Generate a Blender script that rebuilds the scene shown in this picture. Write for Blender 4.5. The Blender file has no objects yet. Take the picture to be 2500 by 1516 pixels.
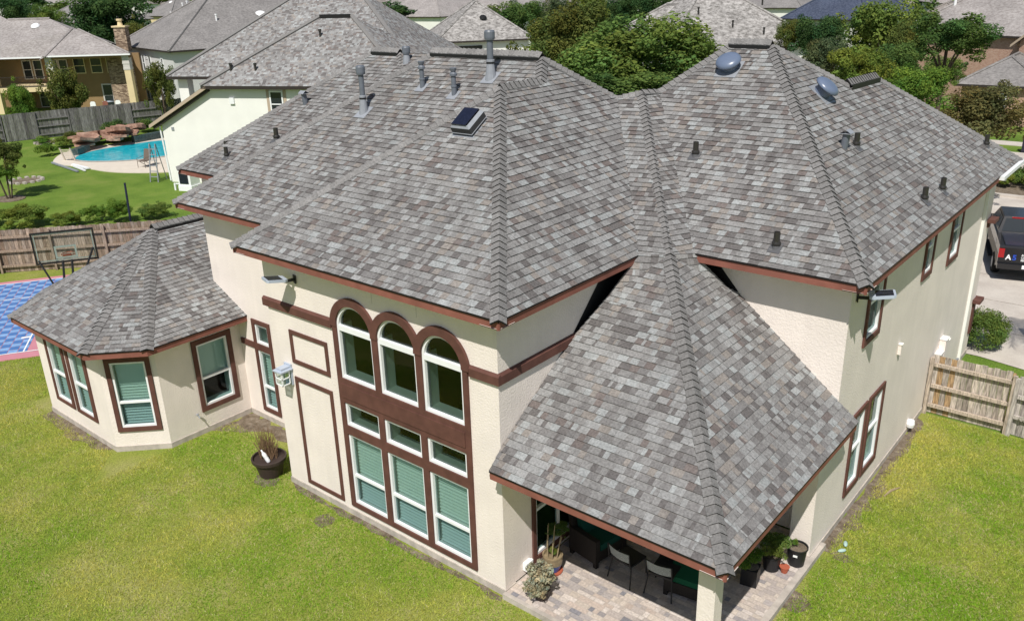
import bpy, math, random
import numpy as np
from mathutils import Vector, Matrix
random.seed(7); RN = np.random.default_rng(11)
S = bpy.context.scene
C = S.collection
R = math.radians

# ------------------------------------------------------------------ camera, sky, sun, exposure
CAM = np.array([8.612, -9.844, 10.966]); YAW, PITCH, ROLL, FPX = -0.6979, 0.3718, -0.02874, 2059.5
_f = np.array([math.sin(YAW)*math.cos(PITCH), math.cos(YAW)*math.cos(PITCH), -math.sin(PITCH)])
_r = np.array([math.cos(YAW), -math.sin(YAW), 0.0]); _u = np.cross(_r, _f)
_r, _u = _r*math.cos(ROLL)+_u*math.sin(ROLL), -_r*math.sin(ROLL)+_u*math.cos(ROLL)
cd = bpy.data.cameras.new('camera'); cam = bpy.data.objects.new('camera', cd); C.objects.link(cam)
cd.sensor_width = 36; cd.lens = 36*FPX/2500; cd.clip_end = 4000
cam.matrix_world = Matrix(((_r[0], _u[0], -_f[0], CAM[0]), (_r[1], _u[1], -_f[1], CAM[1]), (_r[2], _u[2], -_f[2], CAM[2]), (0, 0, 0, 1)))
S.camera = cam
SUN = Vector((.33, -.67, 1)).normalized()
w = bpy.data.worlds.new("World"); S.world = w; w.use_nodes = True
nt = w.node_tree; sky = nt.nodes.new('ShaderNodeTexSky'); sky.sky_type = 'NISHITA'; sky.sun_disc = False
sky.sun_elevation = math.asin(SUN.z); sky.sun_rotation = math.atan2(SUN.x, SUN.y)
nt.links.new(sky.outputs[0], nt.nodes['Background'].inputs[0]); nt.nodes['Background'].inputs[1].default_value = .078
sl = bpy.data.lights.new('sun', 'SUN'); sl.energy = 4.8; sl.angle = R(.5); sl.color = (1, .965, .91)
so = bpy.data.objects.new('sun', sl); C.objects.link(so); so.location = (20, -40, 60)
so.rotation_euler = SUN.to_track_quat('Z', 'Y').to_euler()
S.view_settings.view_transform = 'Standard'; S.view_settings.look = 'None'
S.view_settings.exposure = 0; S.view_settings.gamma = 1
S.cycles.max_bounces = 7; S.cycles.diffuse_bounces = 3; S.cycles.glossy_bounces = 3
S.cycles.transparent_max_bounces = 12; S.cycles.transmission_bounces = 4

def at(u, v, z=0.0):
    """point on the level plane z seen at pixel (u, v) of the 2500 px photograph"""
    d = _f + _r*(u-1250)/FPX - _u*(v-758)/FPX
    return CAM + d*((z-CAM[2])/d[2])
def far(u, v, dist):
    """point at a horizontal distance along the pixel's ray"""
    d = _f + _r*(u-1250)/FPX - _u*(v-758)/FPX
    return CAM + d*(dist/math.hypot(d[0], d[1]))

# ------------------------------------------------------------------ materials
MATS = {}
def mat(name, col, rough=.85, spec=.3, metal=0, noise=0, nscale=6, bump=0, bscale=60, attr=False, coords='Object', detail=4, stretch=None, objcol=False, bdist=.02, n2=None):
    m = bpy.data.materials.new(name); m.use_nodes = True; n = m.node_tree.nodes; l = m.node_tree.links
    b = n['Principled BSDF']; b.inputs['Roughness'].default_value = rough; b.inputs['Metallic'].default_value = metal
    b.inputs['Specular IOR Level'].default_value = spec
    tc = n.new('ShaderNodeTexCoord'); co = tc.outputs[coords]
    if stretch:
        mp = n.new('ShaderNodeMapping'); mp.inputs['Scale'].default_value = stretch; l.new(co, mp.inputs[0]); co = mp.outputs[0]
    src = None
    if attr:
        a = n.new('ShaderNodeAttribute'); a.attribute_name = 'Col'; src = a.outputs['Color']
    elif objcol:
        a = n.new('ShaderNodeObjectInfo'); src = a.outputs['Color']
    if noise:
        t = n.new('ShaderNodeTexNoise'); t.inputs['Scale'].default_value = nscale; t.inputs['Detail'].default_value = detail
        l.new(co, t.inputs['Vector'])
        mr = n.new('ShaderNodeMapRange'); mr.inputs[1].default_value = .3; mr.inputs[2].default_value = .7
        mr.inputs[3].default_value = 1-noise; mr.inputs[4].default_value = 1+noise; l.new(t.outputs['Fac'], mr.inputs[0])
        mx = n.new('ShaderNodeVectorMath'); mx.operation = 'SCALE'
        if src: l.new(src, mx.inputs[0])
        else: mx.inputs[0].default_value = col
        l.new(mr.outputs[0], mx.inputs['Scale']); src = mx.outputs[0]
    if n2:
        mp = n.new('ShaderNodeMapping'); mp.inputs['Scale'].default_value = n2[2]; l.new(tc.outputs[coords], mp.inputs[0])
        t = n.new('ShaderNodeTexNoise'); t.inputs['Scale'].default_value = n2[0]; t.inputs['Detail'].default_value = 5; l.new(mp.outputs[0], t.inputs['Vector'])
        mr = n.new('ShaderNodeMapRange'); mr.inputs[1].default_value = .3; mr.inputs[2].default_value = .7; mr.inputs[3].default_value = 1-n2[1]; mr.inputs[4].default_value = 1+n2[1]; l.new(t.outputs['Fac'], mr.inputs[0])
        mx = n.new('ShaderNodeVectorMath'); mx.operation = 'SCALE'
        if src: l.new(src, mx.inputs[0])
        else: mx.inputs[0].default_value = col
        l.new(mr.outputs[0], mx.inputs['Scale']); src = mx.outputs[0]
    if src: l.new(src, b.inputs['Base Color'])
    else: b.inputs['Base Color'].default_value = (*col, 1)
    if bump:
        t = n.new('ShaderNodeTexNoise'); t.inputs['Scale'].default_value = bscale; t.inputs['Detail'].default_value = 4
        l.new(co, t.inputs['Vector'])
        bp = n.new('ShaderNodeBump'); bp.inputs['Strength'].default_value = bump; bp.inputs['Distance'].default_value = bdist
        l.new(t.outputs['Fac'], bp.inputs['Height']); l.new(bp.outputs[0], b.inputs['Normal'])
    MATS[name] = m
    return m
def ramp_mat(name, scale, stops, rough=.95, detail=6, mix=None, bump=0, bscale=80, stretch=None, spec=.15, bdist=.03, rough2=.62):
    """colour ramp over noise; mix = (scale, strength) of a second fine noise that varies value"""
    m = bpy.data.materials.new(name); m.use_nodes = True; n = m.node_tree.nodes; l = m.node_tree.links
    b = n['Principled BSDF']; b.inputs['Roughness'].default_value = rough; b.inputs['Specular IOR Level'].default_value = spec
    tc = n.new('ShaderNodeTexCoord'); co = tc.outputs['Object']
    if stretch:
        mp = n.new('ShaderNodeMapping'); mp.inputs['Scale'].default_value = stretch; l.new(co, mp.inputs[0]); co = mp.outputs[0]
    t = n.new('ShaderNodeTexNoise'); t.inputs['Scale'].default_value = scale; t.inputs['Detail'].default_value = detail; t.inputs['Roughness'].default_value = rough2
    l.new(co, t.inputs['Vector'])
    cr = n.new('ShaderNodeValToRGB'); l.new(t.outputs['Fac'], cr.inputs[0]); e = cr.color_ramp.elements
    while len(e) < len(stops): e.new(.5)
    for k, (p, c) in enumerate(stops): e[k].position = p; e[k].color = (*c, 1)
    src = cr.outputs[0]
    if mix:
        t2 = n.new('ShaderNodeTexNoise'); t2.inputs['Scale'].default_value = mix[0]; t2.inputs['Detail'].default_value = 5; l.new(co, t2.inputs['Vector'])
        mr = n.new('ShaderNodeMapRange'); mr.inputs[1].default_value = .3; mr.inputs[2].default_value = .7
        mr.inputs[3].default_value = 1-mix[1]; mr.inputs[4].default_value = 1+mix[1]; l.new(t2.outputs['Fac'], mr.inputs[0])
        mx = n.new('ShaderNodeVectorMath'); mx.operation = 'SCALE'; l.new(src, mx.inputs[0]); l.new(mr.outputs[0], mx.inputs['Scale']); src = mx.outputs[0]
    l.new(src, b.inputs['Base Color'])
    if bump:
        t3 = n.new('ShaderNodeTexNoise'); t3.inputs['Scale'].default_value = bscale; t3.inputs['Detail'].default_value = 4; l.new(co, t3.inputs['Vector'])
        bp = n.new('ShaderNodeBump'); bp.inputs['Strength'].default_value = bump; bp.inputs['Distance'].default_value = bdist
        l.new(t3.outputs['Fac'], bp.inputs['Height']); l.new(bp.outputs[0], b.inputs['Normal'])
    MATS[name] = m
    return m
def glass_mat(name, tint, gloss=.35, rough=.02):
    m = bpy.data.materials.new(name); m.use_nodes = True; n = m.node_tree.nodes; l = m.node_tree.links
    n.remove(n['Principled BSDF']); t = n.new('ShaderNodeBsdfTransparent'); t.inputs[0].default_value = (*tint, 1)
    g = n.new('ShaderNodeBsdfGlossy'); g.inputs['Roughness'].default_value = rough; g.inputs[0].default_value = (.9, .95, .93, 1)
    fr = n.new('ShaderNodeFresnel'); fr.inputs[0].default_value = 1.5
    mul = n.new('ShaderNodeMath'); mul.operation = 'MULTIPLY'; mul.inputs[1].default_value = gloss*3; mul.use_clamp = True; l.new(fr.outputs[0], mul.inputs[0])
    mx = n.new('ShaderNodeMixShader'); l.new(mul.outputs[0], mx.inputs[0]); l.new(t.outputs[0], mx.inputs[1]); l.new(g.outputs[0], mx.inputs[2])
    l.new(mx.outputs[0], n['Material Output'].inputs[0]); MATS[name] = m
    return m
def leaf_mat(name):
    m = bpy.data.materials.new(name); m.use_nodes = True; n = m.node_tree.nodes; l = m.node_tree.links
    n.remove(n['Principled BSDF'])
    a = n.new('ShaderNodeAttribute'); a.attribute_name = 'Col'; oi = n.new('ShaderNodeObjectInfo')
    mx = n.new('ShaderNodeVectorMath'); mx.operation = 'MULTIPLY'; l.new(a.outputs['Color'], mx.inputs[0]); l.new(oi.outputs['Color'], mx.inputs[1])
    d = n.new('ShaderNodeBsdfDiffuse'); tr = n.new('ShaderNodeBsdfTranslucent')
    l.new(mx.outputs[0], d.inputs[0]); l.new(mx.outputs[0], tr.inputs[0])
    s = n.new('ShaderNodeMixShader'); s.inputs[0].default_value = .42; l.new(d.outputs[0], s.inputs[1]); l.new(tr.outputs[0], s.inputs[2])
    l.new(s.outputs[0], n['Material Output'].inputs[0]); MATS[name] = m
    return m
M = MATS
mat('shingle', (1, 1, 1), rough=.95, spec=.1, noise=.26, nscale=26, detail=8, n2=(.7, .10, (1, 1, .5)), attr=True, bump=.5, bscale=220, bdist=.004)
mat('ridge_cap', (.215, .207, .20), rough=.95, spec=.1, noise=.16, nscale=30, detail=6, bump=.5, bscale=220, bdist=.004)
mat('drip', (.012, .010, .010), rough=.6)
mat('underlay', (.02, .02, .02), rough=.95)
mat('fascia', (.235, .09, .066), rough=.75, noise=.14, nscale=4, detail=8, n2=(.8, .12, (1, 1, 1)))
mat('trim', (.115, .05, .038), rough=.75, noise=.16, nscale=5, detail=8, n2=(1.1, .12, (1, 1, 1)))
mat('stucco', (.80, .72, .655), rough=.95, spec=.1, noise=.05, nscale=1.3, bump=.34, bscale=26, detail=6, bdist=.03, n2=(1.6, .02, (4, 4, .5)))
mat('stucco_white', (.80, .79, .74), rough=.95, spec=.1, noise=.04, nscale=.8, bump=.2, bscale=20, n2=(.5, .012, (1, 1, 1)))
mat('soffit', (.55, .5, .44), rough=.9)
mat('slab', (.45, .40, .35), rough=.95, noise=.2, nscale=5, bump=.3, bscale=40)
mat('white', (.82, .83, .83), rough=.5, noise=.03, nscale=5)
mat('blind', (.80, .84, .82), rough=.6)
mat('shade_lining', (.02, .045, .008), rough=.9)  # near black green: dimness and lawn reflection put into the lining's colour
mat('sill', (.82, .84, .80), rough=.6)
mat('metal_grey', (.13, .145, .17), rough=.45, spec=.5, noise=.08, nscale=8)
mat('metal_light', (.27, .285, .31), rough=.5, spec=.5, noise=.08, nscale=8)
mat('metal_blue', (.13, .165, .24), rough=.3, spec=.6, noise=.05, nscale=5)
mat('black', (.015, .015, .015), rough=.5)
mat('flash_dark', (.10, .10, .105), rough=.5)
mat('pipe_black', (.03, .028, .025), rough=.35, spec=.5)
mat('fan_grey', (.05, .05, .052), rough=.6)
mat('solar', (.012, .014, .03), rough=.2, spec=.6, noise=.2, nscale=20)
mat('panel_grey', (.42, .47, .55), rough=.5)
glass_mat('glass', (.76, .94, .87), gloss=.25)
glass_mat('glass_dark', (.74, .93, .85), gloss=.3)
glass_mat('glass_screen', (.52, .66, .65), gloss=.15)
glass_mat('glass_clear', (.86, .92, .90), gloss=.25)
leaf_mat('leaf')
mat('bark', (.10, .075, .055), rough=.95, noise=.3, nscale=8)

# ------------------------------------------------------------------ mesh builder
class MB:
    def __init__(s): s.v = []; s.f = []; s.c = []
    def quad(s, *p, col=None):
        k = len(s.v); s.v += [tuple(map(float, q)) for q in p]; s.f.append(tuple(range(k, k+len(p)))); s.c.append(col); return s
    def box(s, a, b, T=None, col=None):
        x0, y0, z0 = a; x1, y1, z1 = b; p = [(x0,y0,z0),(x1,y0,z0),(x1,y1,z0),(x0,y1,z0),(x0,y0,z1),(x1,y0,z1),(x1,y1,z1),(x0,y1,z1)]
        if T: p = [T(q) for q in p]
        k = len(s.v); s.v += [tuple(map(float, q)) for q in p]
        for f in ((0,3,2,1),(4,5,6,7),(0,1,5,4),(1,2,6,5),(2,3,7,6),(3,0,4,7)): s.f.append(tuple(k+i for i in f)); s.c.append(col)
        return s
    def prism(s, poly, h0, h1, T=None, col=None):
        """extrude a 2D polygon (x, y) from h0 to h1 along z, then map by T"""
        n = len(poly); p = [(x, y, h0) for x, y in poly]+[(x, y, h1) for x, y in poly]
        if T: p = [T(q) for q in p]
        k = len(s.v); s.v += [tuple(map(float, q)) for q in p]
        s.f.append(tuple(k+i for i in reversed(range(n)))); s.f.append(tuple(k+n+i for i in range(n))); s.c += [col]*2
        for i in range(n):
            j = (i+1) % n; s.f.append((k+i, k+j, k+n+j, k+n+i)); s.c.append(col)
        return s
    def tube(s, pts, rad, n=8, col=None, caps=True):
        pts = [np.array(p, float) for p in pts]; rad = rad if hasattr(rad, '__len__') else [rad]*len(pts)
        k0 = len(s.v); ref = None
        for i, p in enumerate(pts):
            d = pts[min(i+1, len(pts)-1)]-pts[max(i-1, 0)]; d = d/(np.linalg.norm(d)+1e-9)
            if ref is None: ref = np.array([1., 0, 0]) if abs(d[0]) < .8 else np.array([0, 1., 0])
            a = np.cross(d, ref); a /= np.linalg.norm(a)+1e-9; b = np.cross(d, a)
            for j in range(n):
                t = 2*math.pi*j/n; s.v.append(tuple(p+rad[i]*(a*math.cos(t)+b*math.sin(t))))
        for i in range(len(pts)-1):
            for j in range(n):
                j2 = (j+1) % n; s.f.append((k0+i*n+j, k0+i*n+j2, k0+(i+1)*n+j2, k0+(i+1)*n+j)); s.c.append(col)
        if caps:
            s.f.append(tuple(k0+j for j in reversed(range(n)))); s.f.append(tuple(k0+(len(pts)-1)*n+j for j in range(n))); s.c += [col]*2
        return s
    def lathe(s, prof, n=16, T=None, col=None):
        """prof = [(r, z), ...]"""
        k0 = len(s.v)
        for r, z in prof:
            for j in range(n):
                t = 2*math.pi*j/n; p = (r*math.cos(t), r*math.sin(t), z); s.v.append(tuple(map(float, T(p) if T else p)))
        for i in range(len(prof)-1):
            for j in range(n):
                j2 = (j+1) % n; s.f.append((k0+i*n+j, k0+i*n+j2, k0+(i+1)*n+j2, k0+(i+1)*n+j)); s.c.append(col)
        s.f.append(tuple(k0+j for j in reversed(range(n)))); s.f.append(tuple(k0+(len(prof)-1)*n+j for j in range(n))); s.c += [col]*2
        return s
    def build(s, name, m, parent=None, loc=None, smooth=False, off=None):
        me = bpy.data.meshes.new(name); v = s.v
        if off is not None: v = [(a[0]-off[0], a[1]-off[1], a[2]-off[2]) for a in v]
        me.from_pydata(v, [], s.f); o = bpy.data.objects.new(name, me); C.objects.link(o)
        me.materials.append(M[m] if isinstance(m, str) else m)
        if any(c is not None for c in s.c):
            ca = me.color_attributes.new('Col', 'FLOAT_COLOR', 'CORNER'); arr = np.ones((len(me.loops), 4), np.float32)
            ln = np.array([len(f) for f in s.f]); cc = np.array([(c if c is not None else (1, 1, 1)) for c in s.c], np.float32)
            arr[:, :3] = np.repeat(cc, ln, axis=0); ca.data.foreach_set('color', arr.ravel())
        if smooth: me.shade_smooth()
        if parent is not None: o.parent = parent
        if loc is not None: o.location = loc
        return o
def tag(o, label=None, cat=None, group=None, kind=None):
    if label: o['label'] = label
    if cat: o['category'] = cat
    if group: o['group'] = group
    if kind: o['kind'] = kind
    return o
def thing(name, label, cat, loc=(0, 0, 0), rz=0, group=None):
    o = bpy.data.objects.new(name, None); C.objects.link(o); o.location = tuple(map(float, loc)); o.rotation_euler = (0, 0, rz)
    o.empty_display_size = .2
    return tag(o, label, cat, group)
def struct(o, label=None, cat=None): return tag(o, label, cat, None, 'structure')
def copy_tree(o, parent=None):
    c = o.copy(); C.objects.link(c); c.parent = parent
    for ch in o.children: copy_tree(ch, c)
    return c

# ------------------------------------------------------------------ shingle roofs
PAL = [((.36, .37, .365), 8), ((.325, .322, .315), 19), ((.272, .264, .256), 28), ((.222, .212, .206), 20), ((.165, .153, .148), 13), ((.195, .166, .155), 5), ((.29, .262, .238), 8)]
_pc = [np.array(c) for c, k in PAL]; _pw = np.array([k for c, k in PAL], float); _pw /= _pw.sum()
def clip(poly, k, val, keep):
    out = []; n = len(poly)
    for i in range(n):
        a = poly[i]; b = poly[(i+1) % n]; da = (a[k]-val)*keep; db = (b[k]-val)*keep
        if da >= 0: out.append(a)
        if da*db < 0:
            t = da/(da-db); out.append((a[0]+t*(b[0]-a[0]), a[1]+t*(b[1]-a[1])))
    return out
def shingles(mb, ul, poly, expo=.143, thick=.021, wid=(.075, .225), dim=.80):
    """lay single tabs over a planar 3D polygon: every tab is a face of its own, tipped up at its lower edge"""
    P = [np.array(p, float) for p in poly]; n = np.zeros(3)
    for i in range(len(P)): n += np.cross(P[i], P[(i+1) % len(P)])
    n /= np.linalg.norm(n); n = n if n[2] > 0 else -n
    ud = np.cross(np.array([0, 0, 1.]), n); ud /= np.linalg.norm(ud); vd = np.cross(n, ud)
    O = min(P, key=lambda p: p@vd); q = [((p-O)@ud, (p-O)@vd) for p in P]
    cc = sum(P)/len(P); P = [p-n*((p-cc)@n) for p in P]; O = min(P, key=lambda p: p@vd); q = [((p-O)@ud, (p-O)@vd) for p in P]
    ul.quad(*[p-n*.03 for p in P])
    V = max(b for a, b in q); v0 = -.02; row = 0
    while v0 < V:
        v1 = v0+expo; st = clip(clip(q, 1, v0, 1), 1, v1, -1)
        if len(st) >= 3:
            a0 = min(a for a, b in st); a1 = max(a for a, b in st); x = a0-random.uniform(0, .3)
            while x < a1:
                wd = random.uniform(*wid) if random.random() < .8 else random.uniform(.04, .08)
                pc = clip(clip(st, 0, x, 1), 0, x+wd, -1)
                if len(pc) >= 3:
                    c = _pc[RN.choice(len(_pc), p=_pw)]*random.uniform(.92, 1.08)*dim; t = thick*random.choice((.75, 1.1))
                    V3 = []
                    for a, b in pc: V3.append(O+ud*a+vd*b+n*(t*(1-(b-v0)/expo)+.002))
                    mb.quad(*V3, col=tuple(c))
                    if thick > 0:
                        for i in range(len(pc)):
                            j = (i+1) % len(pc)
                            if abs(pc[i][1]-v0) < 1e-6 and abs(pc[j][1]-v0) < 1e-6 and abs(pc[i][0]-pc[j][0]) > 1e-4:
                                mb.quad(V3[i], V3[i]-n*(t+.006), V3[j]-n*(t+.006), V3[j], col=tuple(c*.55))  # butt edge painted darker to draw the shadow line under each course
                x += wd
        v0 = v1; row += 1
def caps(mb, a, b, n1, n2, half=.15, step=.155, lift=.042, up=0.0):
    """overlapping hip or ridge caps from a (low) to b (high); n1, n2 = normals of the two slopes"""
    a = np.array(a, float); b = np.array(b, float); L = np.linalg.norm(b-a); d = (b-a)/L
    def wing(n, o):
        w = np.cross(d, n); w /= np.linalg.norm(w); return w if w@(np.array(o)-np.array(n)*1.0) < 0 else -w
    w1 = wing(np.array(n1, float), n2); w2 = wing(np.array(n2, float), n1)
    nm = np.array(n1, float)/np.linalg.norm(n1)+np.array(n2, float)/np.linalg.norm(n2); nm /= np.linalg.norm(nm)
    k = 0; N = max(1, int(round(L/step))); st = L/N
    for k in range(N):
        p0 = a+d*(k*st-.02); p1 = a+d*min(L, (k+1)*st+.05); g = random.uniform(.86, 1.1); h = half*random.uniform(.96, 1.04)
        def prof(p, l): return [p+w1*h+nm*(l*.8+up), p+w1*h*.35+nm*(l+.02+up), p+nm*(l+.03+up), p+w2*h*.35+nm*(l+.02+up), p+w2*h+nm*(l*.8+up)]
        A = prof(p0, lift); B = prof(p1, .006); c = (.205*g, .198*g, .192*g)
        for i in range(4): mb.quad(A[i], A[i+1], B[i+1], B[i], col=c)
        D = prof(p0+d*.0, lift); 
        for i in range(4): mb.quad(D[i], D[i]-nm*(lift+.004), D[i+1]-nm*(lift+.004), D[i+1], col=(.025, .025, .025))  # front lip painted near black as the shadow under each cap
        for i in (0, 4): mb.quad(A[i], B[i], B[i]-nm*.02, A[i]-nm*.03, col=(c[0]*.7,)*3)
def nrm(*p):
    p = [np.array(q, float) for q in p[:3]]; n = np.cross(p[1]-p[0], p[2]-p[0]); n /= np.linalg.norm(n); return n if n[2] > 0 else -n

# ------------------------------------------------------------------ walls with window openings
def wall(mb, o, ax, L, z0, z1, holes=(), nrm_in=None, depth=.12, top=None):
    """vertical wall from o along ax; holes = (s0, s1, z0, z1[, arch radius]); inward reveals"""
    o = np.array(o, float); ax = np.array(ax, float); inn = np.array(nrm_in, float) if nrm_in is not None else np.array([-ax[1], ax[0], 0])
    P = lambda s, z, d=0: o+ax*s+np.array([0, 0, z])+inn*d
    xs = sorted({0., L, *[h[0] for h in holes], *[h[1] for h in holes]}); zs = sorted({z0, z1, *[h[2] for h in holes], *[h[3] for h in holes]})
    for i in range(len(xs)-1):
        for j in range(len(zs)-1):
            sc, zc = (xs[i]+xs[i+1])/2, (zs[j]+zs[j+1])/2
            if any(h[0] < sc < h[1] and h[2] < zc < h[3] for h in holes): continue
            mb.quad(P(xs[i], zs[j]), P(xs[i+1], zs[j]), P(xs[i+1], zs[j+1]), P(xs[i], zs[j+1]))
    for h in holes:
        a, b, c, d = h[:4]
        mb.quad(P(a, c), P(b, c), P(b, c, depth), P(a, c, depth)); 
        if len(h) == 4:
            mb.quad(P(a, d), P(b, d), P(b, d, depth), P(a, d, depth))
            mb.quad(P(a, c), P(a, d), P(a, d, depth), P(a, c, depth)); mb.quad(P(b, c), P(b, d), P(b, d, depth), P(b, c, depth))
        else:
            r = h[4]; zs_ = d-r; cx = (a+b)/2; n = 16
            mb.quad(P(a, c), P(a, zs_), P(a, zs_, depth), P(a, c, depth)); mb.quad(P(b, c), P(b, zs_), P(b, zs_, depth), P(b, c, depth))
            for i in range(n):
                t0, t1 = math.pi*(1-i/n), math.pi*(1-(i+1)/n); p0 = (cx+r*math.cos(t0), zs_+r*math.sin(t0)); p1 = (cx+r*math.cos(t1), zs_+r*math.sin(t1))
                mb.quad(P(*p0), P(*p1), P(p1[0], d), P(p0[0], d)); mb.quad(P(*p0), P(*p1), P(*p1, depth), P(*p0, depth))
def WT(o, ax, inn):
    """frame mapper: (s, outwards, z) -> world"""
    o = np.array(o, float); ax = np.array(ax, float); inn = np.array(inn, float)
    return lambda q: o+ax*q[0]-inn*q[1]+np.array([0, 0, q[2]])
def ring(mb, T, s0, s1, z0, z1, wd, y0, y1):
    mb.box((s0, y0, z0), (s1, y1, z0+wd), T); mb.box((s0, y0, z1-wd), (s1, y1, z1), T)
    mb.box((s0, y0, z0+wd), (s0+wd, y1, z1-wd), T); mb.box((s1-wd, y0, z0+wd), (s1, y1, z1-wd), T)
def arch_ring(mb, T, cx, zs, z0, ri, ro, y0, y1, n=20):
    """arch band open at the bottom: jambs from z0 up to the spring line zs, half ring above"""
    for sg in (-1, 1):
        a, b = sorted((cx+sg*ri, cx+sg*ro))
        if z0 < zs: mb.box((a, y0, z0), (b, y1, zs), T)
    pts = [(math.cos(math.pi*i/n), math.sin(math.pi*i/n)) for i in range(n+1)]
    for i in range(n):
        (c0, s0), (c1, s1) = pts[i], pts[i+1]
        p = [(cx+ri*c0, zs+ri*s0), (cx+ro*c0, zs+ro*s0), (cx+ro*c1, zs+ro*s1), (cx+ri*c1, zs+ri*s1)]
        F = [T((a, y1, b)) for a, b in p]; B = [T((a, y0, b)) for a, b in p]
        mb.quad(*F); mb.quad(F[1], B[1], B[2], F[2]); mb.quad(F[0], B[0], B[3], F[3])
def blinds(mb, T, s0, s1, z0, z1, y, pitch=.078, tilt=.05):
    z = z0
    while z < z1-.01:
        zt = min(z+pitch*.93, z1); mb.quad(T((s0, y+tilt, z)), T((s1, y+tilt, z)), T((s1, y, zt)), T((s0, y, zt))); z += pitch
def window(parent, T, s0, s1, z0, z1, rail=None, trim=None, blind=True, arch=0, mullion=None, glass='glass', tr=.11, white=.055, blind_top=0.0, half=None, sill=True):
    f = MB(); fy0, fy1 = -.075, .012
    if arch:
        zs = z1-arch; cx = (s0+s1)/2
        f.box((s0, fy0, z0), (s1, fy1, z0+white), T); arch_ring(f, T, cx, zs, z0+white, arch-white, arch, fy0, fy1)
        f.box((s0+white, fy0, zs-.075), (s1-white, fy1+.006, zs+.035), T)
    else:
        ring(f, T, s0, s1, z0, z1, white, fy0, fy1)
    if rail: f.box((s0+white, fy0, rail-.03), (s1-white, fy1-.012, rail+.03), T)
    if mullion: f.box(((s0+s1)/2-.03, fy0, z0+white), ((s0+s1)/2+.03, fy1-.014, z1-white), T)
    fo = f.build('window', 'white', parent)
    g = MB(); gy = -.05
    if arch:
        n = 20; ri = arch-white*.6; zs = z1-arch; cx = (s0+s1)/2
        g.quad(*([T((s0+.02, gy, z0+.02)), T((s1-.02, gy, z0+.02))]+[T((cx+ri*math.cos(math.pi*i/n), gy, zs+ri*math.sin(math.pi*i/n))) for i in range(n+1)]))
    else:
        zr_ = rail if rail else z0+.02; g.quad(T((s0+.02, gy, zr_)), T((s1-.02, gy, zr_)), T((s1-.02, gy, z1-.02)), T((s0+.02, gy, z1-.02)))
        if rail: MB().quad(T((s0+.02, gy+.01, z0+.02)), T((s1-.02, gy+.01, z0+.02)), T((s1-.02, gy+.01, rail)), T((s0+.02, gy+.01, rail))).build('screen_pane', 'glass_screen', fo)
    g.build('pane', glass, fo)
    if blind:
        b = MB(); blinds(b, T, s0+.07, s1-.02, (rail if half else z0+.05), z1-.10, -.17); b.build('blind', 'blind', fo)
    if sill:
        b = MB().box((s0+.005, -.36, z0-.03), (s1-.005, -.082, z0+.028), T); zt = z1-arch if arch else z1
        b.box((s0-.03, -.36, z0+.028), (s0+.012, -.082, zt), T); b.box((s1-.012, -.36, z0+.028), (s1+.03, -.082, zt), T); b.build('sill', 'sill', fo)
    if trim is not None:
        t = MB(); a, b, c, d = trim
        t.box((a, .003, c), (b, .045, z0), T); t.box((a, .003, z1), (b, .045, d), T); t.box((a, .003, z0), (s0, .045, z1), T); t.box((s1, .003, z0), (b, .045, z1), T)
        t.build('window_trim', 'trim', fo)
    return fo

# ------------------------------------------------------------------ the main house
ZE, ZS, OV = 5.9, 5.78, .40
house = thing('house', 'large two storey cream stucco house with weathered grey shingle roof filling the photo', 'house', (0, 0, 0))
wm = MB(); X = (1, 0, 0); Y = (0, 1, 0)
G_W = [(-4.26, -3.21), (-3.05, -2.0), (-1.84, -.81)]
SP, AR = 4.58, .525
holes = []
for a, b in G_W: holes += [(a, b, .39, 2.12), (a, b, 2.32, 2.87), (a, b, 3.43, SP+(b-a)/2, (b-a)/2)]
sh = lambda hs, x0: [(h[0]-x0, h[1]-x0, *h[2:]) for h in hs]
def wallx(x0, x1, y, z0, z1, hs=(), inn=(0, 1, 0)): wall(wm, (x0, y, 0), X, x1-x0, z0, z1, sh(hs, x0), inn)
def wally(x, y0, y1, z0, z1, hs=(), inn=(-1, 0, 0)): wall(wm, (x, y0, 0), Y, y1-y0, z0, z1, sh(hs, y0), inn)
wallx(-6.62, 0, 0, .15, ZS, holes)
PW = (.93, 2.5, .37, 2.35)
wally(0, 0, 5.1, .15, ZS, [PW])
wally(-6.62, 0, 1.5, .15, ZS, inn=(1, 0, 0))
MN = [(-9.66, -9.10, 2.30, 2.86), (-9.66, -9.10, .42, 2.12)]
wallx(-11.35, -6.62, 1.5, .15, ZS, MN)
wally(-11.35, 1.5, 3.9, .15, ZS, inn=(1, 0, 0))
wallx(-15.3, -11.35, 3.9, .15, ZS); wally(-15.3, 3.9, 17, .15, ZS, inn=(1, 0, 0))
RW = [(6.2, 7.0, 4.2, 5.6), (10.07, 10.66, 4.46, 5.6), (12.36, 13.2, 4.2, 5.55), (6.25, 6.95, .72, 2.45), (7.26, 8.1, .72, 2.45)]
wallx(0, 4.15, 5.1, .15, ZS); wally(4.15, 5.1, 17, .15, ZS, RW)
wally(4.15, 4.46, 5.1, .15, 3.3); wallx(3.72, 4.15, 4.46, .15, 3.0); wally(3.72, 4.46, 5.1, .15, 3.0, inn=(1, 0, 0))
wallx(-15.3, 4.15, 17, .15, ZS, inn=(0, -1, 0))
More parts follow.
